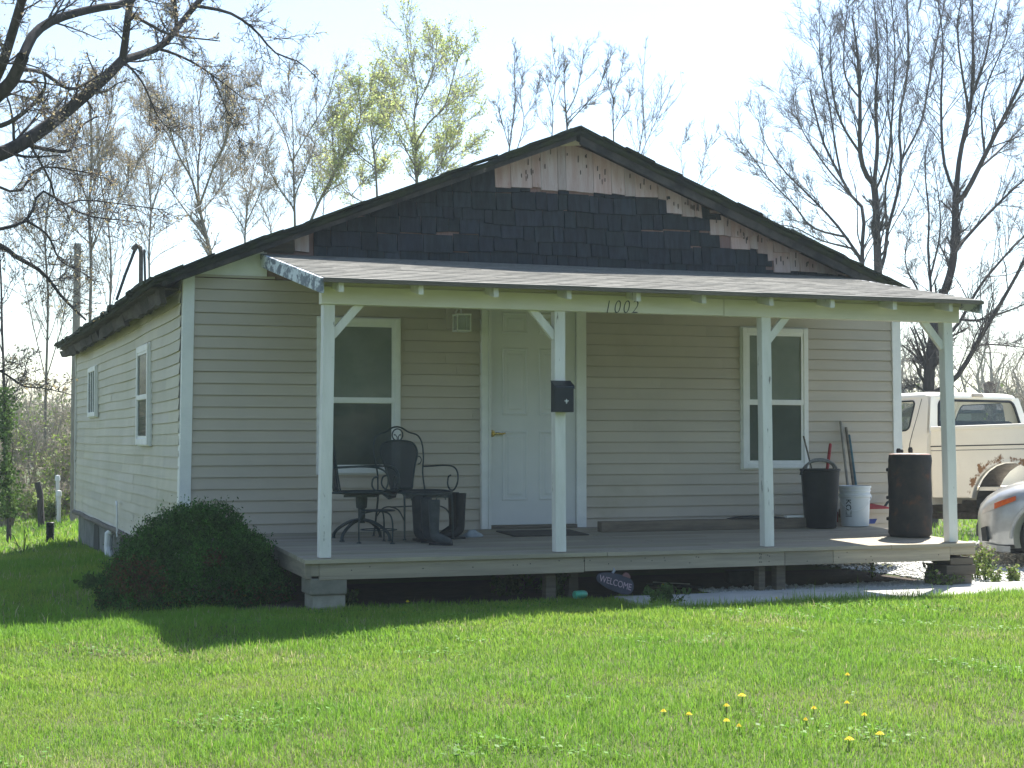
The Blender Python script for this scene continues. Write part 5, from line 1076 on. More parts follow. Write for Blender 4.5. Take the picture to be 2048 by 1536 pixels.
for x, w_, zl, zm, zt_ in st:
    h = zt_ - zl; S.append([(x, 0, zl), (x, w_ * .8, zl), (x, w_ * .97, zl + .05), (x, w_ * 1.0, zl + h * .32), (x, w_ * 1.005, zm), (x, w_ * .96, zm + (zt_ - zm) * .55), (x, w_ * .86, zt_ - .015), (x, w_ * .6, zt_), (x, 0, zt_ + .015)] + [(x, -p, q) for p, q in ((w_ * .6, zt_), (w_ * .86, zt_ - .015), (w_ * .96, zm + (zt_ - zm) * .55), (w_ * 1.005, zm), (w_, zl + h * .32), (w_ * .97, zl + .05), (w_ * .8, zl))])
b.rings(S); body = b.build('body', M['silver'], car, smooth='all')
cut = []
for x in (1.32, -1.32):
    for s in (-1, 1):
        c = MB(); c.lathe([(.37, -.2), (.37, .2)], 36, (x, s * .82, .31), axis='y'); o = c.build('cutter', M['silver'], car); cut.append(o); md = body.modifiers.new('b', 'BOOLEAN'); md.object = o; md.solver = 'EXACT'
bpy.context.view_layer.update(); dg = bpy.context.evaluated_depsgraph_get(); nm = bpy.data.meshes.new_from_object(body.evaluated_get(dg)); body.modifiers.clear(); body.data = nm
nm.materials.clear(); nm.materials.append(M['silver'])
for o in cut: bpy.data.objects.remove(o)
nm.set_sharp_from_angle(angle=rad(42))
G = []
for x0, x1, w_, z in ((1.05, -1.75, .80, .93), (.55, -1.45, .74, 1.14), (.28, -1.15, .68, 1.30)): G.append([(x1 + (x0 - x1) * (u + .5), v * 2 * w_, z) for u, v in rr(1, 1, .1)])
b = MB(); b.rings(G); b.build('window_glass', M['autoglass'], car, smooth=True)
b = MB(); R = []
for x0, x1, w_, z in ((.30, -1.18, .69, 1.295), (.27, -1.15, .68, 1.34), (.1, -1.0, .58, 1.375), (-.1, -.8, .4, 1.385)): R.append([(x1 + (x0 - x1) * (u + .5), v * 2 * w_, z) for u, v in rr(1, 1, .12)])
b.rings(R); b.build('roof', M['silver'], car, smooth=True)
for s in (-1, 1):
    for p, q in (((1.06, s * .79, .93), (.28, s * .68, 1.32)), ((-.35, s * .80, .95), (-.42, s * .69, 1.32)), ((-1.74, s * .79, .96), (-1.15, s * .68, 1.32))): b = MB(); b.bar(p, q, .07, .05); b.build('pillar', M['silver'], car, bevel=.01)
    b = MB(); V = []; n = 8                          # wraparound lamp following the wing
    def skin(x):
        for (xa, wa, za, ma, ta), (xb, wb, zb_, mb_, tb) in zip(st[:-1], st[1:]):
            if xb <= x <= xa: t = (xa - x) / (xa - xb); return [p + (q - p) * t for p, q in zip((wa, za, ma, ta), (wb, zb_, mb_, tb))]
    A, Bq = [], []
    for k in range(n):
        x = 2.02 - .36 * k / (n - 1); w_, zl, zm, zt_ = skin(x); u0, u1 = .02 + .035 * (k / n), .80 + .12 * (k / n); g = .008
        f0, f1 = -.08 + .42 * (k / (n - 1)), .80; z0 = zm + (zt_ - zm) * .55 * f0; z1 = zm + (zt_ - zm) * .55 * f1
        y0 = w_ * (1.005 - .045 * f0); y1 = w_ * (1.005 - .045 * f1)
        A.append((x + .004, s * (y0 + g), z0)); Bq.append((x + .004, s * (y1 + g), z1))
    hl = MB(); hl.add(A + Bq, [(k, k + 1, n + k + 1, n + k) for k in range(3)]); hl = hl.build('headlight', mat('clear_lamp_lens', (.55, .5, .45), rough=.15), car, smooth=True, fix=False)
    b = MB(); b.add(A[3:] + Bq[3:], [(k, k + 1, n - 3 + k + 1, n - 3 + k) for k in range(n - 4)]); b.build('amber_lens', mat('amber_lens', (.62, .13, .02), (.5, .07, .015), scale=30, rough=.2), hl, smooth=True, fix=False)
    b = MB(); q = [(1.92, s * .725, .27), (1.97, s * .655, .27), (1.98, s * .655, .40), (1.935, s * .715, .42)]; b.prism(q, (.02, s * .012, 0)); b.build('bumper_vent', M['black'], car)
    b = MB(); pts = [(1.32 + .395 * math.cos(a), s * .857, .31 + .395 * math.sin(a)) for a in np.linspace(.0, math.pi, 20)]; b.tube(pts, .016, 6); b.build('arch_lip', M['bumperlip'], car, smooth=True)
b = MB(); R = []
for x, w_, z in ((2.0, .48, .21), (1.955, .66, .19), (1.85, .77, .175), (1.72, .81, .17)): R.append([(x, w_, z), (x, w_ + .012, z + .06), (x, -w_ - .012, z + .06), (x, -w_, z)])
b.rings(R); b.build('bumper_lip', M['bumperlip'], car)
b = MB(); b.bx(2.0, 2.05, -.36, .36, .30, .42); b.build('grille', M['black'], car, bevel=.01)
b = MB(); b.bx(-1.7, 1.8, -.6, .6, .18, .45); b.build('underbody', M['black'], car)
for x in (1.32, -1.32):
    for s in (-1, 1): wheel(car, x, s * .745, .31, .20, s, M['steelrim'])
# ================================================================== TREES
def tubes(P, R, S):
    """batch of tubes: P (N, K, 3), R (N, K) -> vertices, quads"""
    N, K = R.shape; D = np.gradient(P, axis=1); D /= np.linalg.norm(D, axis=2, keepdims=True) + 1e-9
    ref = np.where(np.abs(D[:, :1, 2:3]) > .9, np.array([1., .2, 0]), np.array([0, 0, 1.])); A = np.cross(D, ref); A /= np.linalg.norm(A, axis=2, keepdims=True) + 1e-9; B = np.cross(D, A)
    t = np.arange(S) * 2 * np.pi / S
    V = P[:, :, None] + (A[:, :, None] * np.cos(t)[:, None] + B[:, :, None] * np.sin(t)[:, None]) * R[:, :, None, None]
    i = (np.arange(N) * K * S)[:, None, None] + (np.arange(K - 1) * S)[None, :, None] + np.arange(S)[None, None]; j = i - np.arange(S) + (np.arange(S) + 1) % S
    return V.reshape(-1, 3), np.stack([i, j, j + S, i + S], -1).reshape(-1, 4)
def grow(P, R, n, ang, ratio, K=5, up=.25, wob=.12, rr_=.55, t0=.2, r_end=.3, rmin=.003, pl=None, droop=0):
    """n children from every parent"""
    N, Kp = R.shape; T = rng.uniform(t0, 1, (N, n)); idx = T * (Kp - 1); i0 = np.clip(idx.astype(int), 0, Kp - 2); f = (idx - i0)[..., None]
    a = np.arange(N)[:, None]; p0, p1 = P[a, i0], P[a, i0 + 1]; base = p0 + (p1 - p0) * f
    d = p1 - p0; d /= np.linalg.norm(d, axis=2, keepdims=True) + 1e-9
    rb = (R[a, i0] * (1 - f[..., 0]) + R[a, i0 + 1] * f[..., 0]) * rr_
    L = (np.linalg.norm(np.diff(P, axis=1), axis=2).sum(1))[:, None] * ratio * rng.uniform(.5, 1.25, (N, n)) * (1.15 - .55 * T)
    q = rng.normal(0, 1, (N, n, 3)); q -= d * (q * d).sum(2, keepdims=True); q /= np.linalg.norm(q, axis=2, keepdims=True) + 1e-9
    an = np.radians(rng.normal(ang, ang * .25, (N, n)))[..., None]; dr = d * np.cos(an) + q * np.sin(an)
    M_ = N * n; base, dr, L, rb = base.reshape(M_, 3), dr.reshape(M_, 3), L.reshape(M_), np.maximum(rb.reshape(M_), rmin)
    pts = [base]; cur = base
    for k in range(1, K):
        dr = dr + np.array([0, 0, up / K - droop * k / K / K]) + rng.normal(0, wob, (M_, 3)); dr /= np.linalg.norm(dr, axis=1, keepdims=True); cur = cur + dr * (L / (K - 1))[:, None]; pts.append(cur)
    return np.stack(pts, 1), rb[:, None] * np.linspace(1, r_end, K)[None]
def screen(P):
    d = P - CAM; z = d @ Fv; return np.stack([1024 + F_PX * (d @ Rv) / z, 768 - F_PX * (d @ Uv) / z], -1), d[..., 0] * math.sin(YAW) + d[..., 1] * math.cos(YAW)
def resample(pts, rs, K, Z0, dz, jit=.0, start=None):
    """limb drawn at photograph pixels, laid out in space between depths Z0 and Z0 + dz"""
    n = len(pts); Q = [at_depth(px, py, Z0 + dz * (k / (n - 1)) + (rng.uniform(-jit, jit) if k else 0)) for k, (px, py) in enumerate(pts)]
    if start is not None: Q[0] = start
    S = np.array([tuple(v) for v in smooth_path(Q, 6)]); s = np.concatenate([[0], np.cumsum(np.linalg.norm(np.diff(S, axis=0), axis=1))]); u = np.linspace(0, s[-1], K)
    return np.stack([np.interp(u, s, S[:, k]) for k in range(3)], 1), np.linspace(rs[0], rs[1], K)
def tree(name, label, Z0, base_px, trunk, limbs, group=None, K=14, l1=(9, 38, .42), l2=(7, 42, .5), l3=(5, 45, .55), bark='bark', twig='twig', up=.35, leaf=None, nleaf=0, lsize=.05, wob=.13, rmin=.004, base_z=None, droop=0, cat='tree', rs=.5, rr1=.42):
    """limbs: (radius start, radius end in photograph pixels, points, depth change)"""
    kx = Z0 / F_PX * rs; Ps, Rs, free = [], [], set()
    for r0, r1, pts, dz in trunk + limbs:
        za, zd = Z0 + (dz[0] if isinstance(dz, tuple) else 0), (dz[1] if isinstance(dz, tuple) else dz); st0 = None
        if Ps:                                   # a limb springs from the limb it leaves
            allp = np.concatenate(Ps); allr = np.concatenate(Rs); sc, dep = screen(allp); dd = np.hypot(sc[:, 0] - pts[0][0], sc[:, 1] - pts[0][1]); i = int(np.argmin(dd))
            if dd[i] < 60: st0, za = allp[i], dep[i]; r0 = min(r0, allr[i] / kx * .85)
        p, r = resample(pts, (r0 * kx, min(r1, r0) * kx), K, za, zd, start=st0); Ps.append(p); Rs.append(r)
        if st0 is None and len(Ps) > 1: free.add(id(p))
    b0 = Ps[0][0].copy(); gz = float(ground(b0[0], b0[1])) - .1
    if Ps[0][0][2] > gz + .05:                                       # carry the trunk down to the ground
        b = np.array([b0[0], b0[1], gz]); d = Ps[0][1] - Ps[0][0]; k = np.linspace(0, 1, K)[:, None]; ctl = b0 - d / (abs(d[2]) + .3) * (b0[2] - gz) * .25
        ctl[2] = (b0[2] + gz) / 2; Ps.append((1 - k) ** 2 * b + 2 * k * (1 - k) * ctl + k ** 2 * b0); Rs.append(np.linspace(Rs[0][0] * 1.5, Rs[0][0], K)); root = b
    else: root = b0
    for p, r in zip(list(Ps[1:]), list(Rs[1:])):                     # further stems of the clump also stand on the ground
        if id(p) in free:
            g2 = np.array([p[0][0] * .6 + root[0] * .4, p[0][1] * .6 + root[1] * .4, 0]); g2[2] = float(ground(g2[0], g2[1])) - .1; k = np.linspace(0, 1, K)[:, None]; c2 = (g2 + p[0]) / 2; d2 = p[1] - p[0]; c2[:2] -= d2[:2] / (abs(d2[2]) + .3) * .4
            Ps.append((1 - k) ** 2 * g2 + 2 * k * (1 - k) * c2 + k ** 2 * p[0]); Rs.append(np.linspace(r[0] * 1.4, r[0], K))
    P, R = np.stack(Ps), np.stack(Rs); t = thing(name, label, cat, tuple(root), 0, group); nt_ = len(trunk)
    P1, R1 = grow(P[:nt_ + len(limbs)], R[:nt_ + len(limbs)], *l1, K=7, up=up, wob=wob, rmin=rmin * 1.4, droop=droop, rr_=rr1, r_end=.35)
    P2, R2 = grow(P1, R1, *l2, K=6, up=up, wob=wob * 1.15, rmin=rmin * 1.1, droop=droop); P3, R3 = grow(P2, R2, *l3, K=4, up=up * .7, wob=wob * 1.2, rmin=rmin * .8, droop=droop)
    V, Q = tubes(P, R, 9); V1, Q1 = tubes(P1, R1, 5); fast('trunk', np.concatenate([V, V1]) - root, np.concatenate([Q, Q1 + len(V)]), None, M[bark], t, smooth=True)
    V, Q = tubes(P2, R2, 4); V1, Q1 = tubes(P3, R3, 3); fast('crown', np.concatenate([V, V1]) - root, np.concatenate([Q, Q1 + len(V)]), None, M[twig], t)
    if leaf:
        allP = np.concatenate([P3[:, 1:].reshape(-1, 3), P2[:, 3:].reshape(-1, 3)]); pick = rng.integers(0, len(allP), nleaf); den = rng.random(len(allP)) ** 1.5; pick = pick[rng.random(nleaf) < .25 + .75 * den[pick]]
        LP = allP[pick] + rng.normal(0, lsize * 1.0, (len(pick), 3)); V, Q = leaf_quads(LP, lsize, .6, .1); fast('foliage', V - root, Q, None, M[leaf], t, tinted(len(LP), .7, 1.35))
    return t
# big spreading tree whose limbs reach in from the left
tree('spreading_tree', 'big dark spreading tree with thick limbs reaching in above the side of the house', 15, None,
     [(40, 30, [(-330, 700), (-260, 520), (-170, 400), (-70, 335)], .2)],
     [(23, 15, [(-80, 345), (20, 300), (70, 270), (130, 225), (200, 165), (245, 120)], .5), (14, 8, [(238, 125), (290, 106), (330, 85), (375, 30), (430, -35)], (.5, 1.0)), (12, 9, [(244, 120), (252, 70), (258, 20), (275, -60)], (.5, -.4)),
      (5, 1.5, [(318, 106), (350, 108), (395, 130), (445, 165), (488, 198)], (.7, .8)), (6, 1.2, [(410, 22), (460, 26), (510, 60), (550, 105), (600, 125), (645, 168)], (1.2, .8)), (7, 5, [(365, 60), (352, 25), (345, -30)], (1, -.3)),
      (26, 17, [(-200, 420), (-100, 290), (-20, 205), (22, 165), (46, 112)], -.8), (17, 9, [(46, 112), (70, 66), (113, 38), (190, 17), (250, 6), (320, -40)], (-.8, .8)), (15, 12, [(-60, 235), (-5, 150), (20, 80), (52, -30)], (-.8, -1)), (7, 3, [(40, 155), (85, 145), (140, 178), (195, 152)], (-.7, .8)),
      (9, 3, [(-40, 250), (0, 252), (60, 215), (90, 175), (88, 150)], -.6), (6, 2, [(270, 25), (305, 52), (345, 70), (440, 82)], (.6, .9)), (7, 2.5, [(55, 300), (100, 300), (140, 300), (160, 255), (195, 232)], (.2, .7)),
      (9, 3, [(-80, 470), (0, 490), (34, 515), (85, 545), (128, 598), (172, 640)], .8), (6, 2, [(-60, 455), (0, 458), (55, 440), (78, 385), (110, 395), (170, 430), (240, 440)], .9), (5, 1.5, [(50, 440), (95, 470), (120, 520), (165, 545), (190, 565)], (.5, .6)), (4, 1.5, [(60, 290), (100, 360), (118, 410), (170, 400), (330, 420)], (.2, .9)),
      (4, 1, [(-60, 735), (0, 742), (45, 772), (85, 776), (145, 790)], .3), (5, 2, [(-40, 380), (30, 385), (70, 340), (110, 335), (200, 350)], .6), (4, 1, [(250, 130), (285, 165), (320, 240), (360, 270)], (.5, .8)), (3, 1, [(420, 150), (445, 200), (470, 260), (490, 300)], (1.2, .4))],
     l1=(16, 46, .34), l2=(7, 48, .5), l3=(5, 50, .55), up=.08, leaf='bud', nleaf=9000, lsize=.03, wob=.14, rmin=.0032, droop=.12, rs=.70, rr1=.26)
G = 'trees behind the house'
tree('budding_tree', 'slender twin-stemmed tree with tan buds behind the back of the house', 33, None, [(6.5, 4.5, [(180, 640), (182, 520), (178, 420), (184, 320), (180, 215)], 0)],
     [(4, 1.2, [(178, 420), (150, 330), (130, 240)], 1), (4, 1.2, [(182, 330), (215, 250), (230, 170)], -1), (5, 2.5, [(217, 740), (219, 640), (222, 520), (214, 430), (203, 370), (196, 280)], 1.5), (3, 1, [(222, 450), (260, 360), (290, 290)], 1), (2.5, 1, [(180, 230), (175, 190), (185, 150)], 0), (2.5, 1, [(214, 420), (200, 330), (225, 230)], -1)],
     bark='bark_pale', twig='twig_pale', leaf='bud', nleaf=4200, lsize=.042, l1=(20, 34, .42), l2=(9, 36, .48), l3=(5, 40, .5), wob=.09, up=.5, rmin=.0045, rs=.5)
tree('budding_tree', 'vase-shaped tree with tan buds rising over the roof by the service mast', 34, None, [(8.5, 6, [(430, 560), (424, 520), (412, 470), (398, 415)], 0)],
     [(5.5, 1.5, [(398, 415), (384, 360), (352, 300), (335, 230), (322, 170)], -2), (5, 1.5, [(398, 415), (396, 340), (402, 260), (392, 170)], 1), (5, 1.5, [(400, 418), (425, 340), (452, 280), (470, 190)], -1), (4, 1, [(410, 480), (370, 420), (325, 360), (285, 325)], 2), (4, 1, [(404, 430), (440, 380), (480, 330)], 2), (3, 1, [(352, 300), (330, 260), (290, 210)], (-2, 1)), (3, 1, [(440, 310), (455, 250), (440, 160)], (-1, -1))],
     bark='bark_pale', twig='twig_pale', leaf='bud', nleaf=5200, lsize=.042, l1=(22, 32, .44), l2=(9, 36, .48), l3=(5, 40, .5), wob=.09, up=.55, rmin=.0045, rs=.5)
tree('budding_tree', 'thin open tree with sparse buds between the roof slope and the pale green trees', 36, None, [(5, 3.5, [(590, 460), (588, 380), (586, 320)], 0)],
     [(3.5, 1.2, [(586, 330), (565, 260), (535, 210), (520, 160)], 1), (3, 1, [(588, 340), (585, 240), (575, 150)], -1), (3, 1, [(586, 320), (620, 260), (655, 200), (670, 140)], 1), (3, 1, [(548, 540), (542, 460), (528, 420), (500, 380), (480, 350)], 2), (3, 1, [(590, 420), (560, 380), (525, 310)], -1), (3, 1, [(588, 400), (615, 330), (632, 280)], -2)],
     bark='bark_pale', twig='twig_pale', leaf='bud', nleaf=1800, lsize=.042, l1=(18, 34, .42), l2=(9, 36, .48), l3=(5, 40, .5), wob=.09, up=.5, rmin=.0045, rs=.5)
tree('budding_tree', 'spreading pale green tree with a leaning stem beside the tallest green tree', 36, None, [(6, 4.5, [(618, 450), (640, 400), (672, 340), (690, 300)], 0)],
     [(5, 1.5, [(755, 420), (752, 350), (746, 290), (738, 220), (744, 150)], 1), (4, 1.2, [(690, 300), (720, 240), (715, 170)], -1), (3.5, 1.2, [(672, 340), (665, 270), (690, 200)], 1), (3.5, 1.2, [(746, 290), (775, 240), (770, 170)], (1, 1)), (3, 1, [(752, 340), (710, 300), (685, 240)], (1, -1)), (3, 1, [(720, 430), (690, 380), (655, 320)], 2), (2.5, 1, [(690, 420), (730, 360), (770, 330)], 1)],
     bark='bark_pale', twig='twig_pale', leaf='spring', nleaf=17000, lsize=.056, l1=(20, 34, .42), l2=(9, 36, .48), l3=(5, 40, .5), wob=.09, up=.5, rmin=.0045, rs=.5)
tree('budding_tree', 'tallest pale green tree standing over the left roof slope', 36, None, [(7.5, 5, [(834, 400), (833, 330), (832, 285)], 0)],
     [(5, 1.2, [(832, 290), (828, 230), (836, 180), (818, 110), (811, 48)], 0), (4.5, 1.2, [(833, 285), (858, 245), (888, 215), (905, 160), (918, 108)], -1.5), (3.5, 1.2, [(834, 225), (850, 180), (868, 130), (876, 72)], 1), (3.5, 1, [(832, 290), (808, 240), (790, 190), (784, 130)], 1.5), (3.5, 1, [(838, 340), (868, 300), (890, 260), (925, 190)], 2), (3, 1, [(868, 400), (880, 330), (905, 280), (930, 240)], -1), (3, 1, [(832, 340), (812, 300), (790, 260), (775, 250)], -2), (2.5, 1, [(860, 420), (850, 370), (900, 320), (940, 290)], 1)],
     bark='bark_pale', twig='twig_pale', leaf='spring', nleaf=19000, lsize=.056, l1=(20, 34, .42), l2=(9, 36, .48), l3=(5, 40, .5), wob=.09, up=.5, rmin=.0045, rs=.5)
tree('budding_tree', 'faint tangled bare tree nearest the brush, behind the utility pole', 40, None, [(5, 3.5, [(92, 760), (96, 600), (90, 480), (98, 400)], 0)],
     [(3, 1, [(90, 480), (70, 400), (45, 300), (50, 220)], 1), (3, 1, [(98, 400), (105, 300), (95, 200)], -1), (3, 1, [(96, 560), (130, 470), (150, 380), (140, 290)], 1), (2.5, 1, [(92, 520), (55, 460), (20, 400)], -1), (2.5, 1, [(55, 760), (60, 620), (45, 520), (60, 420)], 2), (2.5, 1, [(125, 760), (130, 620), (120, 540), (140, 450)], -2)],
     bark='bark_pale', twig='twig_pale', leaf='bud', nleaf=1600, lsize=.045, l1=(20, 36, .42), l2=(9, 38, .48), l3=(5, 42, .5), wob=.11, up=.4, rmin=.005, rs=.5)
tree('budding_tree', 'faint bare tree in the gap between the twin-stemmed and the vase-shaped trees', 42, None, [(4.5, 3, [(300, 600), (298, 500), (302, 420), (296, 350)], 0)],
     [(3, 1, [(296, 350), (280, 270), (285, 180)], 1), (3, 1, [(302, 420), (330, 330), (345, 240)], -1), (2.5, 1, [(300, 480), (265, 400), (245, 320)], 1), (2.5, 1, [(298, 380), (312, 280), (308, 200)], -1)],
     bark='bark_pale', twig='twig_pale', leaf='bud', nleaf=1500, lsize=.045, l1=(20, 34, .42), l2=(9, 38, .48), l3=(5, 42, .5), wob=.11, up=.45, rmin=.005, rs=.5)
tree('budding_tree', 'faint bare tree just uphill of the vase-shaped tree along the roof line', 42, None, [(4.5, 3, [(492, 560), (490, 470), (496, 400)], 0)],
     [(3, 1, [(496, 400), (480, 320), (488, 240), (478, 160)], 1), (3, 1, [(490, 450), (525, 370), (535, 280)], -1), (2.5, 1, [(492, 460), (455, 400), (440, 330)], 1), (2.5, 1, [(496, 410), (512, 300), (520, 220)], -1), (2.5, 1, [(640, 480), (648, 400), (640, 320), (650, 240)], 1)],
     bark='bark_pale', twig='twig_pale', leaf='bud', nleaf=1500, lsize=.045, l1=(20, 34, .42), l2=(9, 38, .48), l3=(5, 42, .5), wob=.11, up=.45, rmin=.005, rs=.5)
GB = 'bare saplings seen above the roof ridge'
tree('bare_sapling', 'bare forked tree rising directly behind the roof peak', 38, None, [(3.8, 2.6, [(1136, 290), (1133, 240), (1130, 200)], 0)],
     [(2.6, 1, [(1130, 200), (1128, 150), (1127, 92)], 0), (2.6, 1, [(1134, 225), (1155, 180), (1168, 100)], 1), (2.4, 1, [(1135, 250), (1175, 205), (1200, 170), (1216, 118)], -1), (2.6, 1, [(1110, 340), (1106, 290), (1106, 220), (1098, 180), (1083, 150)], 1), (2, 1, [(1106, 210), (1112, 150), (1105, 100)], -1), (2, 1, [(1134, 240), (1160, 215), (1190, 205)], 1)],
     leaf='bud', nleaf=500, lsize=.045, l1=(12, 28, .36), l2=(7, 36, .45), l3=(4, 40, .5), up=.6, wob=.08, rmin=.0042, rs=.5)
tree('bare_sapling', 'thin bare sapling pair furthest down the slope before the roof peak', 38, None, [(3, 2, [(1015, 360), (1017, 310), (1026, 240), (1031, 190)], 0)],
     [(2, .9, [(1031, 190), (1029, 150), (1030, 95)], 0), (2.2, .9, [(1024, 350), (1034, 300), (1048, 240), (1040, 190), (1048, 140)], 1), (1.8, .8, [(1020, 290), (1000, 230), (990, 200)], -1), (1.8, .8, [(1048, 240), (1070, 200), (1075, 160)], 1)],
     leaf='bud', nleaf=200, lsize=.045, l1=(12, 28, .36), l2=(7, 36, .45), l3=(4, 40, .5), up=.6, wob=.08, rmin=.0042, rs=.5)
tree('bare_sapling', 'thin bare sapling with upright shoots just past the roof peak', 38, None, [(3, 2, [(1228, 310), (1226, 230), (1226, 190)], 0)],
     [(2, .9, [(1226, 195), (1214, 160), (1212, 130)], 0), (2, .9, [(1226, 190), (1240, 155), (1246, 115)], 1), (2.2, .9, [(1268, 400), (1275, 320), (1288, 240), (1284, 190), (1290, 110)], 1), (2.2, .9, [(1268, 400), (1280, 320), (1308, 250), (1330, 200), (1350, 160)], -1), (1.6, .8, [(1228, 260), (1250, 220), (1262, 180)], 1), (1.6, .8, [(1372, 440), (1365, 345), (1362, 300), (1372, 270)], 1), (1.4, .8, [(1392, 450), (1400, 350), (1410, 310), (1418, 290)], 1)],
     leaf='bud', nleaf=150, lsize=.045, l1=(12, 28, .36), l2=(7, 36, .45), l3=(4, 40, .5), up=.6, wob=.08, rmin=.0042, rs=.5)
tree('upright_tree', 'tall bare fan-shaped tree behind the right slope of the roof', 29, None, [(15, 12, [(1757, 560), (1754, 480), (1752, 410), (1748, 369)], 0)],
     [(8, 1.5, [(1748, 369), (1755, 290), (1751, 205), (1756, 102), (1744, -30)], 0), (10, 2.5, [(1748, 372), (1730, 345), (1720, 300), (1720, 205), (1714, 102), (1704, 30)], -1), (9, 3, [(1735, 640), (1727, 560), (1724, 500), (1728, 440), (1722, 410), (1705, 395), (1677, 345), (1645, 280), (1620, 180)], 1.5), (5, 1.2, [(1677, 345), (1672, 300), (1660, 220), (1640, 120), (1640, 20)], (1, 1)),
      (11, 3, [(1757, 600), (1764, 540), (1775, 460), (1790, 405), (1803, 340), (1798, 240), (1816, 137), (1813, -20)], 1), (6, 1.2, [(1803, 330), (1842, 245), (1860, 154), (1878, 60), (1895, -20)], (1, 1)), (6, 1, [(1724, 508), (1675, 452), (1622, 395), (1567, 340), (1530, 285), (1515, 230)], 1), (5, 1, [(1650, 500), (1625, 455), (1588, 410), (1539, 359), (1480, 280)], -1),
      (5, 1.2, [(1714, 305), (1685, 250), (1665, 180), (1660, 60)], (-1, -1)), (5, 1.2, [(1752, 390), (1775, 320), (1785, 220), (1790, 100), (1780, -20)], -1.5), (5, 1.2, [(1776, 450), (1770, 380), (1785, 300), (1775, 200), (1775, 60)], (0, -1)), (4, 1, [(1705, 395), (1650, 330), (1600, 250), (1590, 180)], 2), (4, 1, [(1690, 520), (1640, 480), (1590, 455), (1550, 450)], -1), (4, 1, [(1720, 205), (1690, 150), (1690, 60), (1700, -20)], (-1, 1))],
     l1=(20, 26, .34), l2=(9, 31, .47), l3=(6, 37, .52), up=.42, wob=.13, rmin=.0036, rs=.56, rr1=.36)
tree('upright_tree', 'tall bare tree with a dark multiple trunk rising behind the pickup truck', 24, None, [(20, 16, [(1858, 830), (1858, 760), (1866, 680), (1888, 580)], 0)],
     [(15, 11, [(1888, 590), (1905, 530), (1910, 450), (1912, 390)], 0), (10, 2, [(1911, 395), (1920, 310), (1942, 205), (1946, 102), (1944, -40)], 0), (10, 3, [(1912, 400), (1932, 385), (1980, 290), (2014, 222), (2048, 154), (2090, 60)], -1), (6, 1.5, [(1910, 390), (1888, 325), (1882, 205), (1886, 80), (1870, -30)], 1),
      (10, 2.5, [(1893, 790), (1912, 756), (1963, 671), (2014, 585), (2060, 500), (2110, 400)], -1), (7, 2, [(1892, 700), (1915, 650), (1965, 565), (2050, 470), (2100, 430)], .8), (7, 2, [(1908, 500), (1928, 480), (1982, 422), (2050, 358), (2100, 330)], 1), (7, 1.5, [(1866, 690), (1862, 580), (1856, 500), (1858, 430), (1850, 342), (1855, 280)], 1.5), (5, 1.2, [(1862, 560), (1878, 480), (1880, 420), (1868, 330)], (1, 1)),
      (6, 1.2, [(1944, 205), (1970, 120), (1985, 40), (2000, -30)], (0, 1)), (5, 1.2, [(1938, 230), (1925, 150), (1915, 60), (1925, -20)], (0, -1)), (5, 1.2, [(1962, 330), (2000, 300), (2048, 250)], (-.5, 1)), (5, 1.5, [(1905, 640), (1960, 640), (2020, 620), (2070, 600)], -1), (5, 1.5, [(1900, 720), (1960, 690), (2048, 695)], 1.2), (4, 1, [(1862, 620), (1830, 570), (1810, 520), (1820, 450)], 1), (4, 1, [(1950, 310), (1965, 200), (2010, 80), (2020, 0)], (-.5, 1)), (4, 1.2, [(1850, 790), (1830, 770), (1808, 778)], -.5)],
     l1=(20, 30, .34), l2=(9, 35, .47), l3=(6, 41, .52), up=.33, wob=.14, rmin=.0030, rs=.60, rr1=.36)
# ivy clad tree at the edge of the brush
t = tree('ivy_clad_tree', 'slim tree wrapped in ivy at the edge of the brush beside the side lawn', 25, None, [(8, 6, [(18, 1040), (14, 960), (10, 880), (8, 760)], 0)], [(6, 3, [(8, 760), (4, 650), (2, 560), (-6, 430)], 0), (3, 1, [(9, 800), (40, 770), (60, 700)], .5), (3, 1, [(6, 700), (-20, 620), (-30, 540)], .5)], l1=(7, 45, .3), bark='bark', twig='twig', up=.4, rmin=.005)
LP = []
for k in range(2600):
    s = rng.random(); q = at_depth(19 - 11 * s + rng.normal(0, 9 + 6 * math.sin(s * 9)), 1035 - 260 * s, 25 + rng.normal(0, .18)); LP.append(q)
LP = np.array(LP); V, Q = leaf_quads(LP, .055, .8, .0); fast('ivy', V - np.array(t.location), Q, None, M['ivy'], t, tinted(len(LP), .5, 1.4))
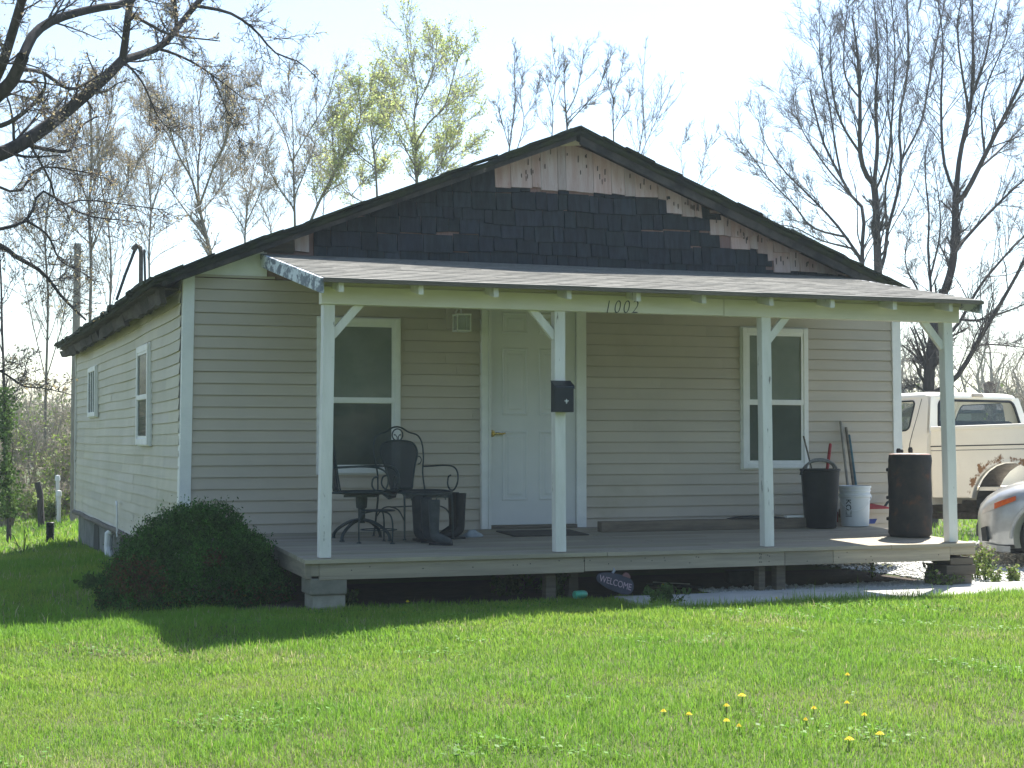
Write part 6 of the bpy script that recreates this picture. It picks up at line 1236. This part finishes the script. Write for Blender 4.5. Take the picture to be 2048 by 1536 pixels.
# ---- brush beyond the side lawn: many separate shrubs
protos = []
def brush(px, Z, h_px, w_px, label, leafy, col='brush_leaf', group='shrubs in the brush beyond the side lawn'):
    g = at_depth(px, 1000, Z); gz = float(ground(g[0], g[1])); root = np.array([g[0], g[1], gz - .05]); kx = Z / F_PX; h, wd = h_px * kx, w_px * kx; n = 12
    K = 7; P = []
    for k in range(n):
        a = rng.uniform(0, 6.28); r = rng.uniform(.0, .18) * wd; top = np.array([math.cos(a) * rng.uniform(.1, .55) * wd, math.sin(a) * rng.uniform(.1, .55) * wd, h * rng.uniform(.6, 1.0)]); b0 = np.array([math.cos(a) * r, math.sin(a) * r, 0]); u = np.linspace(0, 1, K)[:, None]
        P.append(b0 + (top - b0) * u + rng.normal(0, .05, (K, 3)) * u * h * .5 + np.array([0, 0, .25 * h]) * (u * (1 - u)))
    P = np.array(P); R = np.repeat(np.linspace(.028, .009, K)[None], n, 0) * rng.uniform(.5, 1.3, (n, 1)); P1, R1 = grow(P, R, 9, 45, .4, K=5, up=.2, wob=.2, rmin=.006); P2, R2 = grow(P1, R1, 5, 45, .5, K=4, up=.1, wob=.25, rmin=.0055)
    t = thing('brush_shrub', label, 'shrub', tuple(root), 0, group)
    V, Q = tubes(P, R, 5); V1, Q1 = tubes(P1, R1, 4); V2, Q2 = tubes(P2, R2, 3); fast('stems', np.concatenate([V, V1, V2]), np.concatenate([Q, Q1 + len(V), Q2 + len(V) + len(V1)]), None, M['twig_pale'], t)
    if leafy:
        A = np.concatenate([P2.reshape(-1, 3), P1.reshape(-1, 3)]); A = A[A[:, 2] < h * rng.uniform(.55, 1.0)]; den = .15 + np.clip(lawn_noise(A[:, 0], A[:, 2], 2.2, px), 0, 1); pk = rng.integers(0, len(A), leafy); pk = pk[rng.random(leafy) < den[pk]]
        LP = A[pk] + rng.normal(0, .07, (len(pk), 3)); V, Q = leaf_quads(LP, .075, .65, .1); fast('foliage', V, Q, None, M[col], t, tinted(len(LP), .55, 1.5))
    return t
lab = ['tangled brown thicket shrub with thin green leaves', 'leafless brown thicket shrub']
for k, (px, Z, h, wd, lf_) in enumerate(((-30, 34, 240, 120, 2600), (45, 36, 230, 110, 2600), (85, 38, 210, 100, 1500), (120, 35, 170, 90, 2600), (150, 40, 200, 90, 2000), (20, 44, 250, 150, 900), (100, 46, 240, 160, 900), (-60, 46, 260, 150, 900), (170, 48, 220, 140, 900), (60, 33, 90, 90, 3000), (130, 32, 80, 70, 2600), (10, 31, 70, 90, 2600), (95, 31, 55, 60, 2600), (-70, 33, 120, 110, 2000))):
    nm = 'tall brown thicket shrub with scattered green leaves beyond the side lawn' if h > 150 else 'low leafy green shrub at the foot of the thicket'
    brush(px, Z, h, wd, nm, lf_, group='tall thicket shrubs' if h > 150 else 'low thicket shrubs')
for k, (px, Z, h, wd) in enumerate(((2075, 40, 260, 160), (2010, 44, 190, 130), (2050, 36, 170, 110), (1965, 48, 150, 100), (2100, 46, 280, 160))):
    brush(px, Z, h, wd, 'leafless brown shrub in the thicket beyond the pickup truck', 250, group='bare shrubs beyond the truck')
# far wooded mass that closes the view
n = 1500; ang = rng.uniform(-1.25, 1.25, n); dist = rng.uniform(75, 130, n); K = 6
bx_ = CAM[0] + np.sin(ang + YAW) * dist; by_ = CAM[1] + np.cos(ang + YAW) * dist; h = rng.uniform(3.0, 8.0, n) * (.75 + .3 * np.sin(ang * 9)); u = np.linspace(0, 1, K)
P = np.stack([bx_[:, None] + rng.normal(0, .5, (n, K)) * u, by_[:, None] + rng.normal(0, .5, (n, K)) * u, ground(bx_, by_)[:, None] + h[:, None] * u], -1); R = np.repeat(np.linspace(.12, .03, K)[None], n, 0)
P1, R1 = grow(P, R, 10, 38, .45, K=5, up=.3, wob=.15, rmin=.022); P2, R2 = grow(P1, R1, 4, 40, .5, K=4, up=.2, wob=.15, rmin=.018)
V, Q = tubes(P, R, 4); V1, Q1 = tubes(P1, R1, 3); V2, Q2 = tubes(P2, R2, 3); tag(fast('far_woodland', np.concatenate([V, V1, V2]), np.concatenate([Q, Q1 + len(V), Q2 + len(V) + len(V1)]), None, M['twig_pale']), 'far bare woodland along the horizon', kind='stuff')
A = np.concatenate([P1.reshape(-1, 3), P2.reshape(-1, 3)]); A = A[A[:, 2] < 3.6]; pk = rng.integers(0, len(A), 60000); LP = A[pk] + rng.normal(0, .3, (60000, 3)); V, Q = leaf_quads(LP, .24, .7, .1); tag(fast('far_undergrowth', V, Q, None, M['brush_leaf'], None, tinted(len(LP), .4, 1.1)), 'far green undergrowth below the bare woodland', kind='stuff')
# wooded street side behind the photographer (seen only in the glass)
n = 26; LP = []
for k in range(n):
    x, y, h = -34 + 68 * k / n + rng.uniform(-1, 1), rng.uniform(-52, -40), rng.uniform(6, 11)
    for j in range(26): c = np.array([x, y, 0]) + np.array([rng.normal(0, 1.3), rng.normal(0, 1.3), h * rng.uniform(.08, 1)]); LP.append(c + rng.normal(0, .65, (90, 3)))
LP = np.concatenate(LP); LP = LP[LP[:, 2] > 0]; V, Q = leaf_quads(LP, .55, .7, .1); tag(fast('street_woodland', V, Q, None, M['ivy'], None, tinted(len(LP), .5, 1.4)), 'green wooded edge across the street', kind='stuff')
# ---- neighbour's house and chimney beyond the truck, utility pole behind the house
q = at_depth(1989, 800, 46); gz = 0.0; nh = thing('neighbour_house', 'pale neighbouring house with a tall brick chimney beyond the pickup truck', 'house', (q[0], q[1], gz), rad(-20))
b = MB(); b.bx(-.5, 9, .6, 8, 0, 2.05); b.build('wall', M['siding_side'], nh)
b = MB(); b.prism([(-.8, .3, 2.06), (9.3, .3, 2.06), (9.3, 4.3, 2.5), (-.8, 4.3, 2.5)], (0, 0, .08)); b.prism([(-.8, 4.3, 2.5), (9.3, 4.3, 2.5), (9.3, 8.3, 2.06), (-.8, 8.3, 2.06)], (0, 0, .08)); b.build('roof', M['rake'], nh)
for xx in (1.2, 5.2): b = MB(); b.bx(xx, xx + .9, .56, .6, .8, 1.9); b.build('window', M['pane'], nh)
zc = at_depth(1989, 764, 46)[2]; b = MB(); b.bx(-.13, .13, .28, .54, 0, zc - .1); b.bx(-.15, .15, .26, .56, zc - .1, zc - .03); b.bx(-.08, .08, .33, .49, zc - .03, zc + .03); b.build('chimney', mat('old_brick', (.20, .12, .09), (.14, .10, .085), scale=14, rough=.95), nh)
q = at_depth(153, 640, 30); zt_ = at_depth(153, 487, 30)[2]; gz = float(ground(q[0], q[1]))
up_ = thing('utility_pole', 'grey wooden utility pole behind the back corner of the house', 'pole', (q[0], q[1], gz)); b = MB(); b.tube([(0, 0, -.2), (-.01, 0, (zt_ - gz) * .5), (.01, 0, zt_ - gz)], [.085, .075, .065], 12); b.build('shaft', M['ash'], up_, smooth=True)
b = MB(); b.bx(-.03, .03, -.12, -.06, zt_ - gz - .9, zt_ - gz - .7); b.build('bracket', M['ash'], up_)

# ---- thin air volume added to imitate veiling lens glare
b = MB(); b.bx(-150, 150, -60, 150, -6, 22); hz = b.build('veil', M['white'], None); hm = bpy.data.materials.new('glare_air'); hm.use_nodes = True
for nd in list(hm.node_tree.nodes):
    if nd.type != 'OUTPUT_MATERIAL': hm.node_tree.nodes.remove(nd)
pv = hm.node_tree.nodes.new('ShaderNodeVolumePrincipled'); pv.inputs['Color'].default_value = (.80, .95, 1, 1); pv.inputs['Density'].default_value = .0009; pv.inputs['Anisotropy'].default_value = .3
hm.node_tree.links.new(pv.outputs[0], hm.node_tree.nodes['Material Output'].inputs['Volume']); hz.data.materials.clear(); hz.data.materials.append(hm); tag(hz, 'thin bright haze added to imitate lens glare', kind='stuff')
